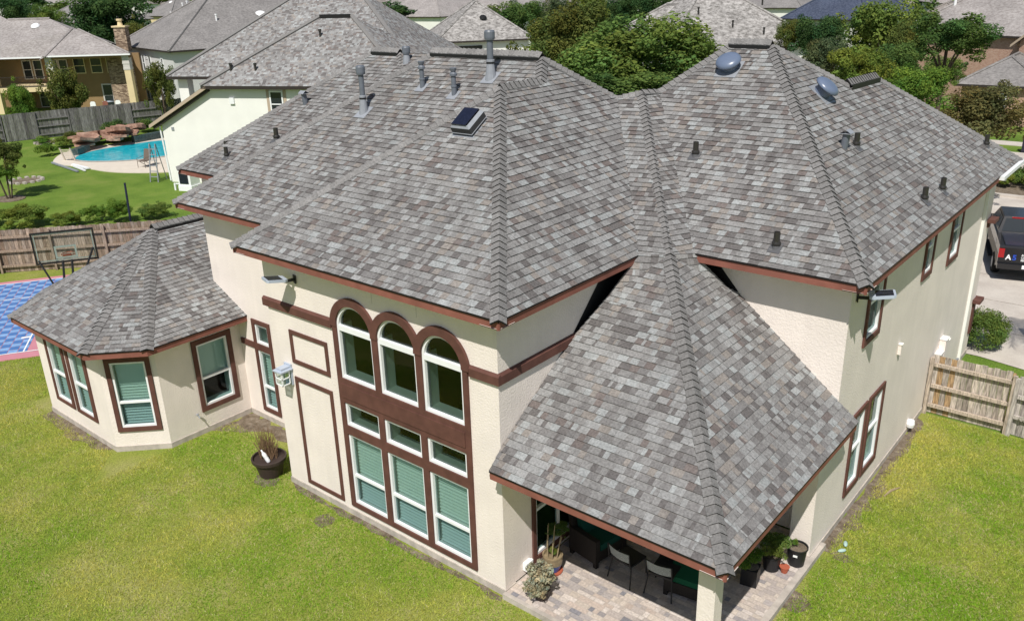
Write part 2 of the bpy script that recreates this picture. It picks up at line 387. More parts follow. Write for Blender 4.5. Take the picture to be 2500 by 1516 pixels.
# breakfast bay
B1, B2, BL = (-11.40, -1.88), (-10.43, -.92), (-15.08, -1.88)
BW = [(-14.36, -13.51, .69, 2.49), (-13.11, -12.27, .69, 2.49)]
wallx(BL[0], B1[0], -1.88, .15, 2.92, BW)
dg = np.array([B2[0]-B1[0], B2[1]-B1[1], 0]); dL = np.linalg.norm(dg); dg = dg/dL; dinn = np.array([-dg[1], dg[0], 0])
DW = (dL/2-.43, dL/2+.43, .69, 2.49)
wall(wm, (*B1, 0), dg, dL, .15, 2.92, [DW], dinn)
wally(B2[0], B2[1], 1.5, .15, 2.92, [(.17, 1.06, .75, 2.49)])
BL2 = (-16.05, -.92); dg2 = np.array([BL[0]-BL2[0], BL[1]-BL2[1], 0]); d2 = np.linalg.norm(dg2); dg2 = dg2/d2
wall(wm, (*BL2, 0), dg2, d2, .15, 2.92, (), np.array([-dg2[1], dg2[0], 0])); wally(-16.05, -.92, 6, .15, 2.92, inn=(1, 0, 0))
wm.build('wall', 'stucco', house)
# porch post
MB().box((3.93, .02, .15), (4.22, .30, 2.88)).build('post', 'stucco', house)
# foundation strip
fm = MB(); e = .02
for a, b in (((-6.64, -.02), (0.02, .3)), ((-11.37, 1.48), (-6.5, 1.8)), ((3.9, 4.44), (4.17, 17.02)), ((-15.32, 3.88), (-11.2, 4.3))):
    fm.box((a[0], a[1], -.3), (b[0], b[1], .148))
fm.prism([(-15.1, -1.9), (B1[0]+.008, -1.9), (B2[0]+.02, B2[1]-.008), (-10.41, 1.47), (-15.1, 1.47)], -.3, .1485)
for i, (x0, y0, x1, y1) in enumerate(((-6.5, .1, -.1, 16.8), (-15.2, 4, -6.55, 16.8), (-11.2, 1.65, -6.55, 3.95), (-.05, 5.2, 4.0, 16.8), (-15.9, -.8, -10.6, 3.9))):
    z = .140+.001*i; fm.quad((x0, y0, z), (x1, y0, z), (x1, y1, z), (x0, y1, z))
fm.build('foundation', 'slab', house)

# lining added behind the tall windows, its colour painting in shade and lawn reflection
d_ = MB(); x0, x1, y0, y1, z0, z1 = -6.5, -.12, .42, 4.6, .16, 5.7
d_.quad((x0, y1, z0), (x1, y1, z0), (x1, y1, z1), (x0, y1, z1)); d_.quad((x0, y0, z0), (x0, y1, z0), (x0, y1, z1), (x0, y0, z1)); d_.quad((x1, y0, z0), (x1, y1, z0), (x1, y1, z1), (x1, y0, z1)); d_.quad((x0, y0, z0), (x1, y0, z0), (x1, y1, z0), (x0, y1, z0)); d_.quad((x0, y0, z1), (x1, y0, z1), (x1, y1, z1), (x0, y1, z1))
d_.build('shade_lining', 'shade_lining', house)
# black sheets added to paint the shaded gap where porch roof leaves walls
MB().quad((.006, 2.13, 4.63), (.006, 3.33, 5.775), (.006, 4.7, 5.775), (.006, 4.7, 4.4), (.006, 2.5, 4.4)).build('flashing', 'black', house)  # added black sheet painting the gap's shade, no real flashing
MB().quad((1.97, 5.093, 5.10), (1.36, 5.093, 5.775), (.1, 5.093, 5.775), (.1, 5.093, 4.5), (1.9, 5.093, 4.5)).build('flashing', 'black', house)  # added black sheet painting the gap's shade, no real flashing
# windows of the tall room
TG = WT((0, 0, 0), X, Y)
for a, b in G_W:
    r = (b-a)/2
    window(house, TG, a, b, 3.43, SP+r, arch=r, blind=False, glass='glass_dark')
    window(house, TG, a, b, 2.32, 2.87, blind=False, glass='glass_dark')
    window(house, TG, a, b, .39, 2.12, rail=1.09, blind=True)
t = MB(); lo, hi = .003, .045
t.box((-4.39, lo, .28), (-.69, hi, .39), TG); t.box((-4.39, lo, .39), (-4.26, hi, SP), TG); t.box((-.81, lo, .39), (-.69, hi, SP), TG)
for a, b in ((-3.21, -3.05), (-2.0, -1.84)): t.box((a, lo, .39), (b, hi, SP), TG)
for a, b in G_W:
    t.box((a, lo, 2.12), (b, hi, 2.32), TG); t.box((a, lo, 2.87), (b, hi, 3.43), TG)
t.build('window_surround', 'trim', house)
t = MB()
for i, (a, b) in enumerate(G_W): arch_ring(t, TG, (a+b)/2, SP, SP, (b-a)/2, .695 if i != 1 else .690, lo+.001*i, .06+.003*i)
t.build('arch_surround', 'trim', house)
t = MB(); t.box((-4.28, .045, 2.99), (-.81, .062, 3.31), TG); t.build('spandrel_panel', 'trim', house)
for z0, z1 in ((3.32, 4.10), (.26, 2.98)):
    t = MB(); ring(t, TG, -5.94, -4.66, z0, z1, .09, .003, .03); t.build('wall_moulding', 'trim', house)
for x in (-3.13, -1.92):
    MB().box((x-.004, .001, 5.30), (x+.004, .004, 5.78), TG).build('control_joint', 'soffit', house)
t = MB(); TX = WT((0, 0, 0), Y, (-1, 0, 0))
for a, b in ((-6.74, -4.42), (-.64, .055)):
    t = MB(); t.prism([(.003, 4.50), (.055, 4.50), (.055, 4.66), (.003, 4.71)], a, b, lambda q: TG((q[2], q[0], q[1]))).build('string_course', 'trim', house)
t = MB(); t.prism([(.003, 4.50), (.055, 4.50), (.055, 4.66), (.003, 4.71)], .0, 3.0, lambda q: TX((q[2], q[0], q[1])))
t.build('string_course', 'trim', house)
# narrow window beside the bay
TM = WT((0, 1.5, 0), X, Y)
window(house, TM, -9.66, -9.10, 2.30, 2.86, blind=False, trim=(-9.77, -9.0, 2.21, 2.97), glass='glass_dark')
window(house, TM, -9.66, -9.10, .42, 2.12, rail=1.05, trim=(-9.77, -9.0, .31, 2.208))
t = MB(); t.box((-10.38, .003, 2.13), (-9.772, .04, 2.29), TM); t.build('string_course', 'trim', house)
# bay windows
TB = WT((0, -1.88, 0), X, Y)
window(house, TB, *BW[0], rail=1.48, trim=(-14.46, -13.40, .60, 2.6))
window(house, TB, *BW[1], rail=1.48, trim=(-13.25, -12.14, .60, 2.6))
TD = WT((*B1, 0), dg, dinn)
window(house, TD, *DW, rail=1.38, trim=(DW[0]-.115, DW[1]+.115, .575, 2.62))
TE = WT((B2[0], 0, 0), Y, (-1, 0, 0))
window(house, TE, .17, 1.06, .75, 2.49, rail=1.52, trim=(.05, 1.19, .62, 2.62), half=True)
# side windows
TS = WT((4.15, 0, 0), Y, (-1, 0, 0))
for y0, y1, z0, z1 in RW:
    window(house, TS, y0, y1, z0, z1, rail=(z0+z1)/2+.03, trim=(y0-.09, y1+.09, z0-.12, z1+.1), blind=False, glass='glass_dark')
TP = WT((0, 0, 0), Y, (-1, 0, 0))
window(house, TP, *PW, rail=1.4, trim=(.83, 2.6, .26, 2.45), half=True, mullion=True)
# back door under the porch
TR_ = WT((0, 5.1, 0), X, Y); d_ = MB(); ring(d_, TR_, 1.0, 2.9, .16, 2.3, .08, .004, .05); do = d_.build('door', 'white', house)
MB().box((1.08, .006, .24), (2.82, .02, 2.22), TR_).build('pane', 'glass_dark', do)
# porch ceiling
MB().box((0.02, -.36, 2.86), (4.5, 5.08, 2.90)).build('porch_ceiling', 'soffit', house)

# ---- roof geometry (south slopes pitch sy, side slopes pitch sx)
sy, sx = .64, .80
GFL, GFR, GP, GQ = (-7.04, -.40, ZE), (.40, -.40, ZE), (-3.32, 4.21, 8.86), (-3.32, 5.62, 8.86)
MFL, M1, M2 = (-11.75, 1.0, ZE), (-3.79, 6.30, 9.29), (-7.31, 6.30, 9.29)
GV = (-7.04, 1.0, ZE)
VL0, VL1 = (.40, 3.86, ZE), (-2.62, 7.69, 8.28)
VR0, VR1 = (1.24, 4.55, ZE), (-1.92, 8.46, 8.40)
HP0, HP1, HPc = (.93, 4.13, 5.93), (-2.13, 8.02, 8.42), (4.55, -.40, 3.0)
RFR, R1, R2 = (4.55, 4.55, ZE), (-.87, 10.0, 9.39), (.17, 10.0, 9.39)
RK1, RK2, RFAR = (1.46, 11.6, 8.39), (1.49, 13.65, 8.37), (4.55, 17.45, ZE)
NFL, N1, N2 = (-15.70, 3.40, ZE), (-11.87, 8.33, 9.05), (-10.70, 8.33, 9.05)
AP, APe = (-13.60, 1.22, 4.82), (-13.60, 4.2, 4.82)
be = 3.0; bE = [(-15.18, -2.34, be), (-11.02, -2.34, be), (-9.98, -1.28, be), (-9.98, 1.5, be)]
slopes = [
 [GFL, GFR, GP], [GFR, VL0, VL1, M1, GQ, GP], [GFL, GP, GQ, GV],
 [MFL, GV, GQ, M1, M2], [MFL, M2, (-11.75, 11.6, ZE)],
 [VL0, HP0, HP1, VL1], [HP0, VR0, VR1, HP1],
 [HPc, (1.83, 3.0, 5.176), (.18, 3.0, 5.176), (0.01, 2.12, 4.61), (0.01, .0, 3.256), (.06, -.4, 3.0)],
 [HPc, (4.55, 5.14, 3.0), (4.15, 5.1, 3.32), (1.95, 5.1, 5.08), (1.83, 4.95, 5.176), (1.83, 3.0, 5.176)],
 [VR0, RFR, R2, R1, VR1], [RFR, RFAR, RK2, RK1, R2],
 [NFL, (-9, 3.4, ZE), (-9.0, 8.33, 9.05), N1], [NFL, N1, (-11.87, 9, 9.05), (-15.7, 14, ZE)],
 [bE[0], bE[1], AP], [bE[1], bE[2], AP], [bE[2], bE[3], (-9.98, 1.5, be), (-11.35, 1.5, 3.68), (-11.35, 4.2, 3.68), APe, AP],
 [bE[0], AP, (-16.6, -.9, be)], [(-16.6, -.9, be), AP, APe, (-16.6, 4.2, be)],
]
slopes += [[(.18, 3.0, 5.176), (1.83, 3.0, 5.176), HP0], [(.18, 3.0, 5.176), HP0, VL0], [(1.83, 3.0, 5.176), (1.83, 4.95, 5.176), HP0], [(1.83, 4.95, 5.176), VR0, HP0]]
slopes[15] = [bE[2], bE[3], (-11.36, 1.5, 3.68), (-11.36, 4.2, 3.68), APe, AP]
rm, ul = MB(), MB()
for k, s_ in enumerate(slopes): shingles(rm, ul, s_)
# rear slopes, never seen from the garden
back = [[M1, M2, (-7.31, 12, ZE-.2), (-3.0, 12.5, ZE-.2), VL1], [VL1, HP1, (-3, 12.5, ZE-.2)], [HP1, VR1, (-3, 12.5, ZE-.2)], [VR1, R1, (-1, 16, ZE), (-3, 12.5, ZE-.2)], [R1, R2, RK1, (-1, 16, ZE)], [RK1, RK2, (-1, 17.4, ZE), (-1, 16, ZE)], [RK2, RFAR, (-1, 17.45, ZE)], [N1, N2, (-9, 8.33, 9.05), (-9, 16, ZE), (-15.7, 16, ZE)]]
for b_ in back:
    for i in range(1, len(b_)-1): ul.quad(b_[0], b_[i], b_[i+1])
roof = rm.build('roof', 'shingle', house); ul.build('underlay', 'underlay', roof)
n_ = lambda i: nrm(*slopes[i][:3])
cm = MB()
NF, NE, NWd = np.array([0, -sy, 1])/math.hypot(1, sy), np.array([sx, 0, 1])/math.hypot(1, sx), np.array([-sx, 0, 1])/math.hypot(1, sx)
NB = np.array([0, sy, 1])/math.hypot(1, sy)
for a, b, p, q in ((GFR, GP, NF, NE), (GFL, GP, NF, NWd), (MFL, M2, NF, NWd), (GQ, M1, NF, NE), (VL1, M1, NE, NB), (HPc, (1.83, 3.0, 5.18), NF, NE), ((1.83, 3.0, 5.18), HP0, NF, NE), (HP0, HP1, NF, NE),
                   (VR1, R1, NF, NWd), (RFR, R2, NF, NE), (RK1, R2, NE, NB), (RFAR, RK2, NE, NB), (NFL, N1, NF, NWd), ((-9.2, 6.9, 8.0), N2, NF, NE), (bE[1], AP, n_(13), n_(14)), (bE[2], AP, n_(14), n_(15)), (bE[0], AP, n_(13), n_(16))):
    caps(cm, a, b, p, q)
lft = lambda p, h: (p[0], p[1], p[2]+h)
for a, b, p, q, u_ in ((GP, GQ, NE, NWd, .02), (M2, M1, NF, NB, .09), (R1, R2, NF, NB, .09), (N1, N2, NF, NB, .09), (RK1, RK2, NE, NWd, .09), (AP, APe, n_(15), n_(17), .09), (VL1, HP1, NF, NB, .0), (HP1, VR1, NF, NB, .0)):
    caps(cm, a, b, p, q, up=u_)
    if u_ > .05:
        vent = MB()
        A, B = np.array(a), np.array(b); d = (B-A)/np.linalg.norm(B-A); sd = np.cross(d, (0, 0, 1))*.142
        for sg in (-1, 1): 
            o_ = np.array((0, 0, -.12)); vent.quad(A+sd*sg+o_-(0, 0, .0), B+sd*sg+o_, B+sd*sg+o_+(0, 0, .135), A+sd*sg+o_+(0, 0, .135))
        vent.build('ridge_vent', 'black', roof)
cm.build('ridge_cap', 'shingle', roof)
# fascia, drip edge, soffit along the eaves: (start, end, outward, wall offset)
def eave(a, b, out, ov=OV, h=.145, e0=0, e1=0):
    a, b = np.array(a, float), np.array(b, float); d = (b-a)/np.linalg.norm(b-a); a = a-d*e0; b = b+d*e1; o_ = np.array((*out, 0.))
    T = lambda q: a+d*q[0]+o_*q[1]+np.array((0, 0, q[2])); L = np.linalg.norm(b-a); fa, dr, sf = MB(), MB(), MB()
    fa.box((0, -.045, -h-.022), (L, -.015, -.022), T); dr.box((0, -.05, -.021), (L, .006, .004), T)
    sf.quad(T((0, -.02, -h)), T((L, -.02, -h)), T((L, -ov-.02, -h)), T((0, -ov-.02, -h)))
    fa.build('fascia', 'fascia', roof); dr.build('drip_edge', 'drip', roof); sf.build('soffit', 'soffit', roof)
eave(GFL, GFR, (0, -1)); eave(GFR, VL0, (1, 0)); eave(GFL, GV, (-1, 0)); eave(MFL, (-7.04, 1.0, ZE), (0, -1), .5); eave(MFL, (-11.75, 3.3, ZE), (-1, 0))
eave(VR0, RFR, (0, -1), .55); eave(RFR, RFAR, (1, 0)); eave(NFL, (-11.7, 3.4, ZE), (0, -1), .5); eave(NFL, (-15.7, 8, ZE), (-1, 0))
eave((.06, -.4, 3.0), HPc, (0, -1)); eave(HPc, (4.55, 5.12, 3.0), (1, 0))
eave(bE[0], bE[1], (0, -1), .46); eave(bE[1], bE[2], (dg[1], -dg[0]), .46); eave(bE[2], bE[3], (1, 0), .46); eave((-16.6, -.9, be), bE[0], (-dg2[1]*-1, -dg2[0]), .46)
# gutter at the far corner and downspout
g_ = MB().box((4.50, 14.9, 5.80), (4.66, 17.5, 5.90)); g_.build('gutter', 'white', house)
g_ = MB().box((4.153, 15.80, .2), (4.23, 15.90, 5.72)); g_.box((4.153, 15.80, 5.6), (4.55, 15.90, 5.72)); g_.build('downspout', 'stucco_white', house)
for z in (4.2, 1.75):
    g_ = MB().box((4.1, 16.7, z-1.0 if z < 3 else z-.16), (4.20, 16.95, z-.02)); g_.box((4.05, 16.6, z), (4.36, 17.1, z+.10)); g_.build('ledge', 'trim', house)

# ---- things that stand on the roof
def on(poly_n, x, y, z0, x0, y0):
    return z0
zM = lambda x, y: ZE+sy*(y-1.0)
zG = lambda x, y: ZE+sy*(y+.4)
zN = lambda x, y: ZE+sy*(y-3.4)
zR = lambda x, y: ZE+sy*(y-4.55)
zE = lambda x, y: ZE+sx*(4.55-x)
def tilt(x, y, z, n):
    n = Vector(n); q = n.to_track_quat('Z', 'Y').to_matrix(); up = Vector((0, 0, 1)); v = (up-n*n.z).normalized(); u = v.cross(n)
    Mx = Matrix((u, v, n)).transposed(); o = Vector((x, y, z))
    return lambda p: o+Mx @ Vector(p)
def flue(x, y, z, n, h, r, cap_r):
    T = lambda p: (x+p[0], y+p[1], z+p[2])
    m_ = MB().lathe([(r, -.1), (r, h)], 14, T); o = m_.build('flue_pipe', 'metal_grey', house, smooth=False)
    MB().lathe([(cap_r*.92, h-.02), (cap_r, h+.03), (cap_r, h+.15), (cap_r*.85, h+.19)], 16, T).build('cap', 'metal_grey', o)
    f = MB().lathe([(r*2.0, -.12), (r*1.15, .36), (r*1.3, .37), (r*1.3, .41), (r, .42)], 14, T)
    f.box((-.19, -.22, .012), (.19, .2, .026), tilt(x, y, z, n)); f.build('flashing', 'metal_light', o)
    MB().lathe([(r*1.32, .33), (r*1.32, .36)], 14, T).build('collar', 'black', o)
flue(-7.88, 4.30, zM(0, 4.30), NF, .94, .066, .115)
flue(-4.80, 5.62, zM(0, 5.62), NF, .88, .075, .125)
flue(-10.1, 8.0, 8.75, NF, .34, .07, .12)
def stack_vent(x, y, z, n):
    T = lambda p: (x+p[0]*.74, y+p[1]*.74, z+p[2]*.74)
    o = MB().lathe([(.085, -.1), (.085, .24), (.10, .25), (.10, .29), (.078, .30), (.078, .60)], 12, T).build('stack_vent', 'metal_grey', house)
    MB().lathe([(.078, .585), (.12, .60), (.12, .66), (.07, .72), (.09, .74), (.115, .82), (.115, .84), (.06, .83)], 12, T).build('cap', 'metal_grey', o)
    MB().box((-.15, -.17, .012), (.14, .13, .024), tilt(x, y, z, n)).build('flashing', 'metal_light', o)
stack_vent(-6.67, 5.2, zM(0, 5.2), NF); stack_vent(-5.47, 5.05, zM(0, 5.05), NF)
def pipe_vent(x, y, z, n, h=.30):
    T = lambda p: (x+p[0], y+p[1], z+p[2])
    o = MB().lathe([(.06, -.1), (.06, h), (.048, h), (.048, h-.05)], 12, T).build('vent_pipe', 'pipe_black', house)
    MB().lathe([(.06, .03), (.08, .05), (.088, .08), (.08, .11), (.06, .12)], 12, T).build('collar', 'pipe_black', o)
    f = MB().lathe([(.095, -.08), (.066, .05)], 12, T); f.box((-.12, -.16, .012), (.12, .10, .022), tilt(x, y, z, n)); f.build('flashing', 'flash_dark', o)
for x, y, f_, n in ((-13.94, 4.05, zN, NF), (-14.62, 4.5, lambda x, y: 6.36, NF), (-10.11, 3.2, zM, NF), (0.0, 6.78, zR, NF), (2.70, 4.98, zR, NF), (2.66, 9.05, zE, NE), (4.06, 9.6, zE, NE), (4.1, 10.9, zE, NE), (3.88, 16.1, zE, NE)):
    pipe_vent(x, y, f_(x, y), n)
def hood_vent(x, y, z, n, hz):
    T = tilt(x, y, z, (0.12*(n[0] > .1), -.12*(n[1] < -.1), 1)); T9 = T; T = lambda p: T9((p[0]*.72, p[1]*.72, p[2]*.78)); o = MB().lathe([(.11, -.15), (.11, .42)], 14, T).build('hood_vent', 'metal_grey', house)
    p = MB(); p.quad(T((-.17, -.16, .40)), T((.17, -.16, .40)), T((.17, 0, .50)), T((-.17, 0, .50))); p.quad(T((-.17, .16, .40)), T((.17, .16, .40)), T((.17, 0, .50)), T((-.17, 0, .50)))
    p.box((-.17, -.16, .385), (.17, .16, .40), T); p.build('cap', 'metal_light', o)
hood_vent(2.58, 8.5, zE(2.58, 0), NE, 0); hood_vent(-12.72, 6.2, zN(0, 6.2), NF, 0)
def dome_vent(x, y, z, n):
    T = tilt(x, y, z, n)
    o = MB().lathe([(.24, .21), (.295, .20), (.30, .225), (.27, .275), (.21, .31), (.12, .33), (.02, .335)], 28, T).build('dome_vent', 'metal_blue', house, smooth=True)
    MB().lathe([(.19, .0), (.19, .24)], 24, T).build('base', 'metal_blue', o); MB().box((-.27, -.33, .012), (.27, .27, .024), T).build('flashing', 'metal_light', o)
dome_vent(-.50, 9.25, zR(0, 9.25), NF); dome_vent(1.46, 9.9, zE(1.46, 0), NE)
# solar roof fan
T0_ = tilt(-3.26, 3.16, zG(0, 3.16), NF); T = lambda p: T0_((p[0]*.66, p[1]*.66, p[2]*.8)); T2 = T
o = MB().prism([(-.40, -.42), (.40, -.42), (.40, .42), (-.40, .42)], .10, .26, T2).build('solar_fan', 'fan_grey', house)
m_ = MB()
for z0, z1, a0, a1 in ((.26, .33, .40, .30),): 
    q0 = [(-a0, -.42), (a0, -.42), (a0, .42), (-a0, .42)]; q1 = [(-a1, -.34), (a1, -.34), (a1, .40), (-a1, .40)]
    for i in range(4): m_.quad(T2((*q0[i], z0)), T2((*q0[(i+1) % 4], z0)), T2((*q1[(i+1) % 4], z1)), T2((*q1[i], z1)))
ring(m_, lambda q: T2((q[0], q[2], q[1])), -.42, .42, -.44, .44, .04, .085, .10); m_.build('housing', 'metal_light', o)
m_ = MB(); m_.prism([(-.32, -.37), (.27, -.37), (.27, .40), (-.32, .40)], .335, .365, T2); m_.build('solar_panel', 'solar', o)
MB().lathe([(.27, 0), (.27, .1)], 18, T2).build('collar', 'black', o); MB().box((-.45, -.48, .012), (.45, .3, .024), T).build('flashing', 'metal_light', o)

# ------------------------------------------------------------------ ground, lawns, paving
ramp_mat('ground', .35, [(.3, (.085, .15, .02)), (.5, (.13, .205, .03)), (.7, (.20, .24, .055))], mix=(22, .4), bump=.8, bscale=40)
ramp_mat('lawn', .55, [(.3, (.16, .23, .03)), (.5, (.25, .275, .055)), (.68, (.34, .32, .12))], mix=(34, .4), bump=.9, bscale=55)
ramp_mat('soil', 5, [(.3, (.10, .075, .05)), (.5, (.19, .15, .11)), (.7, (.28, .235, .18))], mix=(60, .35), bump=.9, bscale=50)
ramp_mat('concrete', .9, [(.35, (.46, .41, .36)), (.6, (.55, .50, .44))], mix=(30, .08), bump=.2, bscale=60)
mat('paver', (1, 1, 1), rough=.9, attr=True, noise=.18, nscale=22, detail=6, bump=.5, bscale=70, bdist=.006)
mat('court_blue', (.03, .09, .30), rough=.5); mat('court_pink', (.55, .23, .27), rough=.6, noise=.05, nscale=3); mat('line_white', (.8, .8, .8), rough=.6)
struct(MB().quad((-1500, -60, 0), (1200, -60, 0), (1200, 2600, 0), (-1500, 2600, 0)).build('ground', 'ground'))
# back yard lawn (tired, yellowish) out to the board fence
struct(MB().quad((-29.9, 2.3, .004), (-40, -40, .004), (30, -40, .004), (30, 12.3, .004), (4.1, 12.3, .004), (4.1, 4.5, .004), (-.3, 4.5, .004), (-16, 4.5, .004), (-16, 14, .004), (-22, 14, .004)).build('lawn', 'lawn'))
def blob(pts, n=5, amp=.08):
    out = []
    for i in range(len(pts)):
        a, b = np.array(pts[i][:2], float), np.array(pts[(i+1) % len(pts)][:2], float); L = np.linalg.norm(b-a); k = max(1, int(L/.25))
        for j in range(k): p = a+(b-a)*j/k; out.append(p+RN.normal(0, amp, 2)*(1 if j else .4))
    return out
def strip(name, pts, m, z=.008, amp=.05):
    p = blob(pts, amp=amp); o = MB().quad(*[(a[0], a[1], z) for a in p]).build(name, m); return struct(o)
strip('bare_soil', [(-6.6, -.04), (0.0, -.04), (0, -.16), (-2.2, -.22), (-4.4, -.20), (-6.3, -.16)], 'soil', .008, .045)
strip('bare_soil', [(4.18, 5.0), (4.18, 11.9), (4.40, 11.8), (4.42, 9), (4.55, 7.5), (4.45, 6), (4.35, 5)], 'soil', .008, .06)
strip('bare_soil', [(-15.1, -1.9), (-11.6, -1.9), (-11.8, -2.1), (-13.2, -2.35), (-15.0, -2.2)], 'soil', .008, .05)
strip('bare_soil', [(-10.4, .2), (-9.9, .5), (-9.2, 1.0), (-6.75, 1.0), (-6.75, 1.45), (-10.4, 1.45)], 'soil', .008, .07)
for (x, y, r) in ((-4.75, -.55, .22), (4.62, 5.0, .17), (4.4, 6.2, .2), (-7.15, -.35, .3), (4.28, 3.2, .35), (-12.8, -6, .2)):
    strip('bare_soil', [(x+r*math.cos(a)*1.3, y+r*math.sin(a)) for a in np.linspace(0, 6.28, 7)[:-1]], 'soil', .011, .05)
# patio: slab and single pavers
sl_ = MB().box((.0, -.10, -.1), (4.27, 5.08, .126)); struct(sl_.build('patio', 'slab'), 'paved patio under the porch roof', 'patio')
pm = MB(); PVC = [(.50, .425, .37), (.43, .37, .335), (.56, .49, .44), (.47, .385, .33), (.38, .335, .315), (.31, .28, .275), (.52, .445, .38), (.22, .21, .225)]
y = -.02
while y < 5.05:
    hgt = random.choice((.10, .12, .12, .15)); x = .03
    while x < 4.14:
        wd = random.choice((.10, .15, .20, .24, .30)); c = np.array(random.choices(PVC, (16, 16, 16, 9, 10, 6, 12, 2))[0])*random.uniform(.9, 1.1)
        z = .132+random.uniform(0, .003); x1 = min(x+wd, 4.15); g_ = .004
        pm.quad((x+g_, y+g_, z), (x1-g_, y+g_, z), (x1-g_, min(y+hgt, 5.06)-g_, z), (x+g_, min(y+hgt, 5.06)-g_, z), col=tuple(c)); x += wd
    y += hgt
struct(pm.build('patio_paving', 'paver'))
# driveway, kerb, street side
struct(MB().quad((-9, 16.95, .02), (-2, 16.95, .02), (4.55, 16.95, .02), (14, 14.9, .02), (14, 38, .02), (-9, 40, .02)).build('driveway', 'concrete'))
for y in (19.4, 22.3, 25.2, 28.5, 32):
    struct(MB().box((-5, y, .02), (14, y+.025, .022)).build('driveway_joint', 'soil'))
struct(MB().box((-30, 38.6, .0), (30, 38.9, .14)).build('kerb', 'concrete'))
strip('dry_grass', [(-12, 39), (20, 39), (20, 44), (-12, 44)], 'soil', .012, .1)
struct(MB().quad((-60, 46.4, .012), (60, 46.4, .012), (60, 51.6, .012), (-60, 51.6, .012)).build('street', 'concrete'))
struct(MB().box((-60, 53.9, .0), (60, 55.4, .03)).build('sidewalk', 'concrete'))
# sport court
ce, cp_, c0 = np.array((.53, .85)), np.array((-.85, .53)), np.array((-20.05, -1.40)); cq = lambda e, p, z: (*(c0+ce*e+cp_*p), z)
ct = lambda e0, e1, p0, p1, z: (cq(e0, p0, z), cq(e1, p0, z), cq(e1, p1, z), cq(e0, p1, z))
struct(MB().prism([cq(-4, 0, 0)[:2], cq(8, 0, 0)[:2], cq(8, 8.9, 0)[:2], cq(-4, 8.9, 0)[:2]], 0, .03).build('sport_court', 'court_pink'), 'pink and blue tiled sport court', 'court')
bm_ = MB()
for i in range(38):
    for j in range(28):
        e0, p0 = -3.5+i*.30, .55+j*.285
        if .62 < e0+.15 < 3.8 and p0 < 5.1: continue
        k = (i+j) % 2; bm_.quad(*ct(e0+.01, e0+.29, p0+.01, p0+.275, .036), col=((.075, .19, .45) if k else (.22, .38, .64)))
mat('court_tile', (1, 1, 1), rough=.45, attr=True, noise=.1, nscale=4)
struct(bm_.build('court_tiles', 'court_tile'))
lm_ = MB()
for e0, e1, p0, p1 in ((-3.55, 7.95, .48, .54), (-3.55, -3.5, .54, 8.5), (-3.55, 7.95, 8.5, 8.56), (.57, .62, .54, 5.1), (3.78, 3.83, .54, 5.1), (.62, 3.78, 5.08, 5.13), (.30, .57, 1.8, 1.95), (-1.6, 6.0, 6.4, 6.45)): lm_.quad(*ct(e0, e1, p0, p1, .042))
struct(lm_.build('court_lines', 'line_white'))

# ------------------------------------------------------------------ foliage
def crown_mesh(name, seed, n, leaf=.075, clumps=26, flat=.85, core=.25, spread=.34, stray=.28):
    g = np.random.default_rng(seed); dirs = g.normal(size=(clumps, 3)); dirs /= np.linalg.norm(dirs, axis=1)[:, None]
    dirs[:, 2] = np.where(dirs[:, 2] < -.75, -dirs[:, 2]*.5, dirs[:, 2])
    cen = dirs*g.uniform(core, .80, (clumps, 1)); rad = g.uniform(.55, 1.1, clumps)*spread; tone = g.uniform(.72, 1.25, clumps); hue = g.uniform(-.16, .16, clumps)
    far_ = g.random(clumps) < stray; cen[far_] *= g.uniform(1.1, 1.45, (far_.sum(), 1)); rad[far_] *= .55; pk_ = rad**2/np.sum(rad**2); k = g.choice(clumps, n, p=pk_); v = g.normal(size=(n, 3)); v /= np.linalg.norm(v, axis=1)[:, None]; rr = g.uniform(.25, 1, (n, 1))**.45
    p = cen[k]+v*rr*rad[k][:, None]; p[:, 2] *= flat
    nr = v*.7+np.array([0, 0, .55])+g.normal(size=(n, 3))*.55; nr /= np.linalg.norm(nr, axis=1)[:, None]
    a = np.cross(nr, g.normal(size=(n, 3))); a /= np.linalg.norm(a, axis=1)[:, None]; b = np.cross(nr, a)
    s = leaf*g.uniform(.6, 1.3, (n, 1)); q = np.stack([p-a*s*.5, p-b*s*.34, p+a*s*.5, p+b*s*.34], 1).reshape(-1, 3)
    me = bpy.data.meshes.new(name); me.vertices.add(4*n); me.vertices.foreach_set('co', q.astype(np.float32).ravel())
    me.loops.add(4*n); me.loops.foreach_set('vertex_index', np.arange(4*n, dtype=np.int32)); me.polygons.add(n)
    me.polygons.foreach_set('loop_start', np.arange(0, 4*n, 4, dtype=np.int32)); me.polygons.foreach_set('loop_total', np.full(n, 4, np.int32)); me.update()
    br = tone[k]*g.uniform(.75, 1.25, n); h = hue[k]+g.uniform(-.1, .1, n)
    col = np.stack([br*(1+h), br, br*(1-h*.6), np.ones(n)], 1).astype(np.float32)
    ca = me.color_attributes.new('Col', 'FLOAT_COLOR', 'CORNER'); ca.data.foreach_set('color', np.repeat(col, 4, axis=0).ravel())
    me.materials.append(M['leaf']); return me
CR = [crown_mesh('crown_leaves', i, 19000, .056, 52+6*i, .9+.05*(i % 3), .3, .30) for i in range(4)]
CL = [crown_mesh('crown_leaves', 20+i, 12000, .06, 66, .9, .35, .24) for i in range(2)]          # loose, open crowns
CS = [crown_mesh('crown_leaves', 40+i, 2000, .15, 24, .85) for i in range(3)]                    # far away
CB = [crown_mesh('shrub_leaves', 60+i, 4500, .10, 20, .9, .3, .42) for i in range(2)]
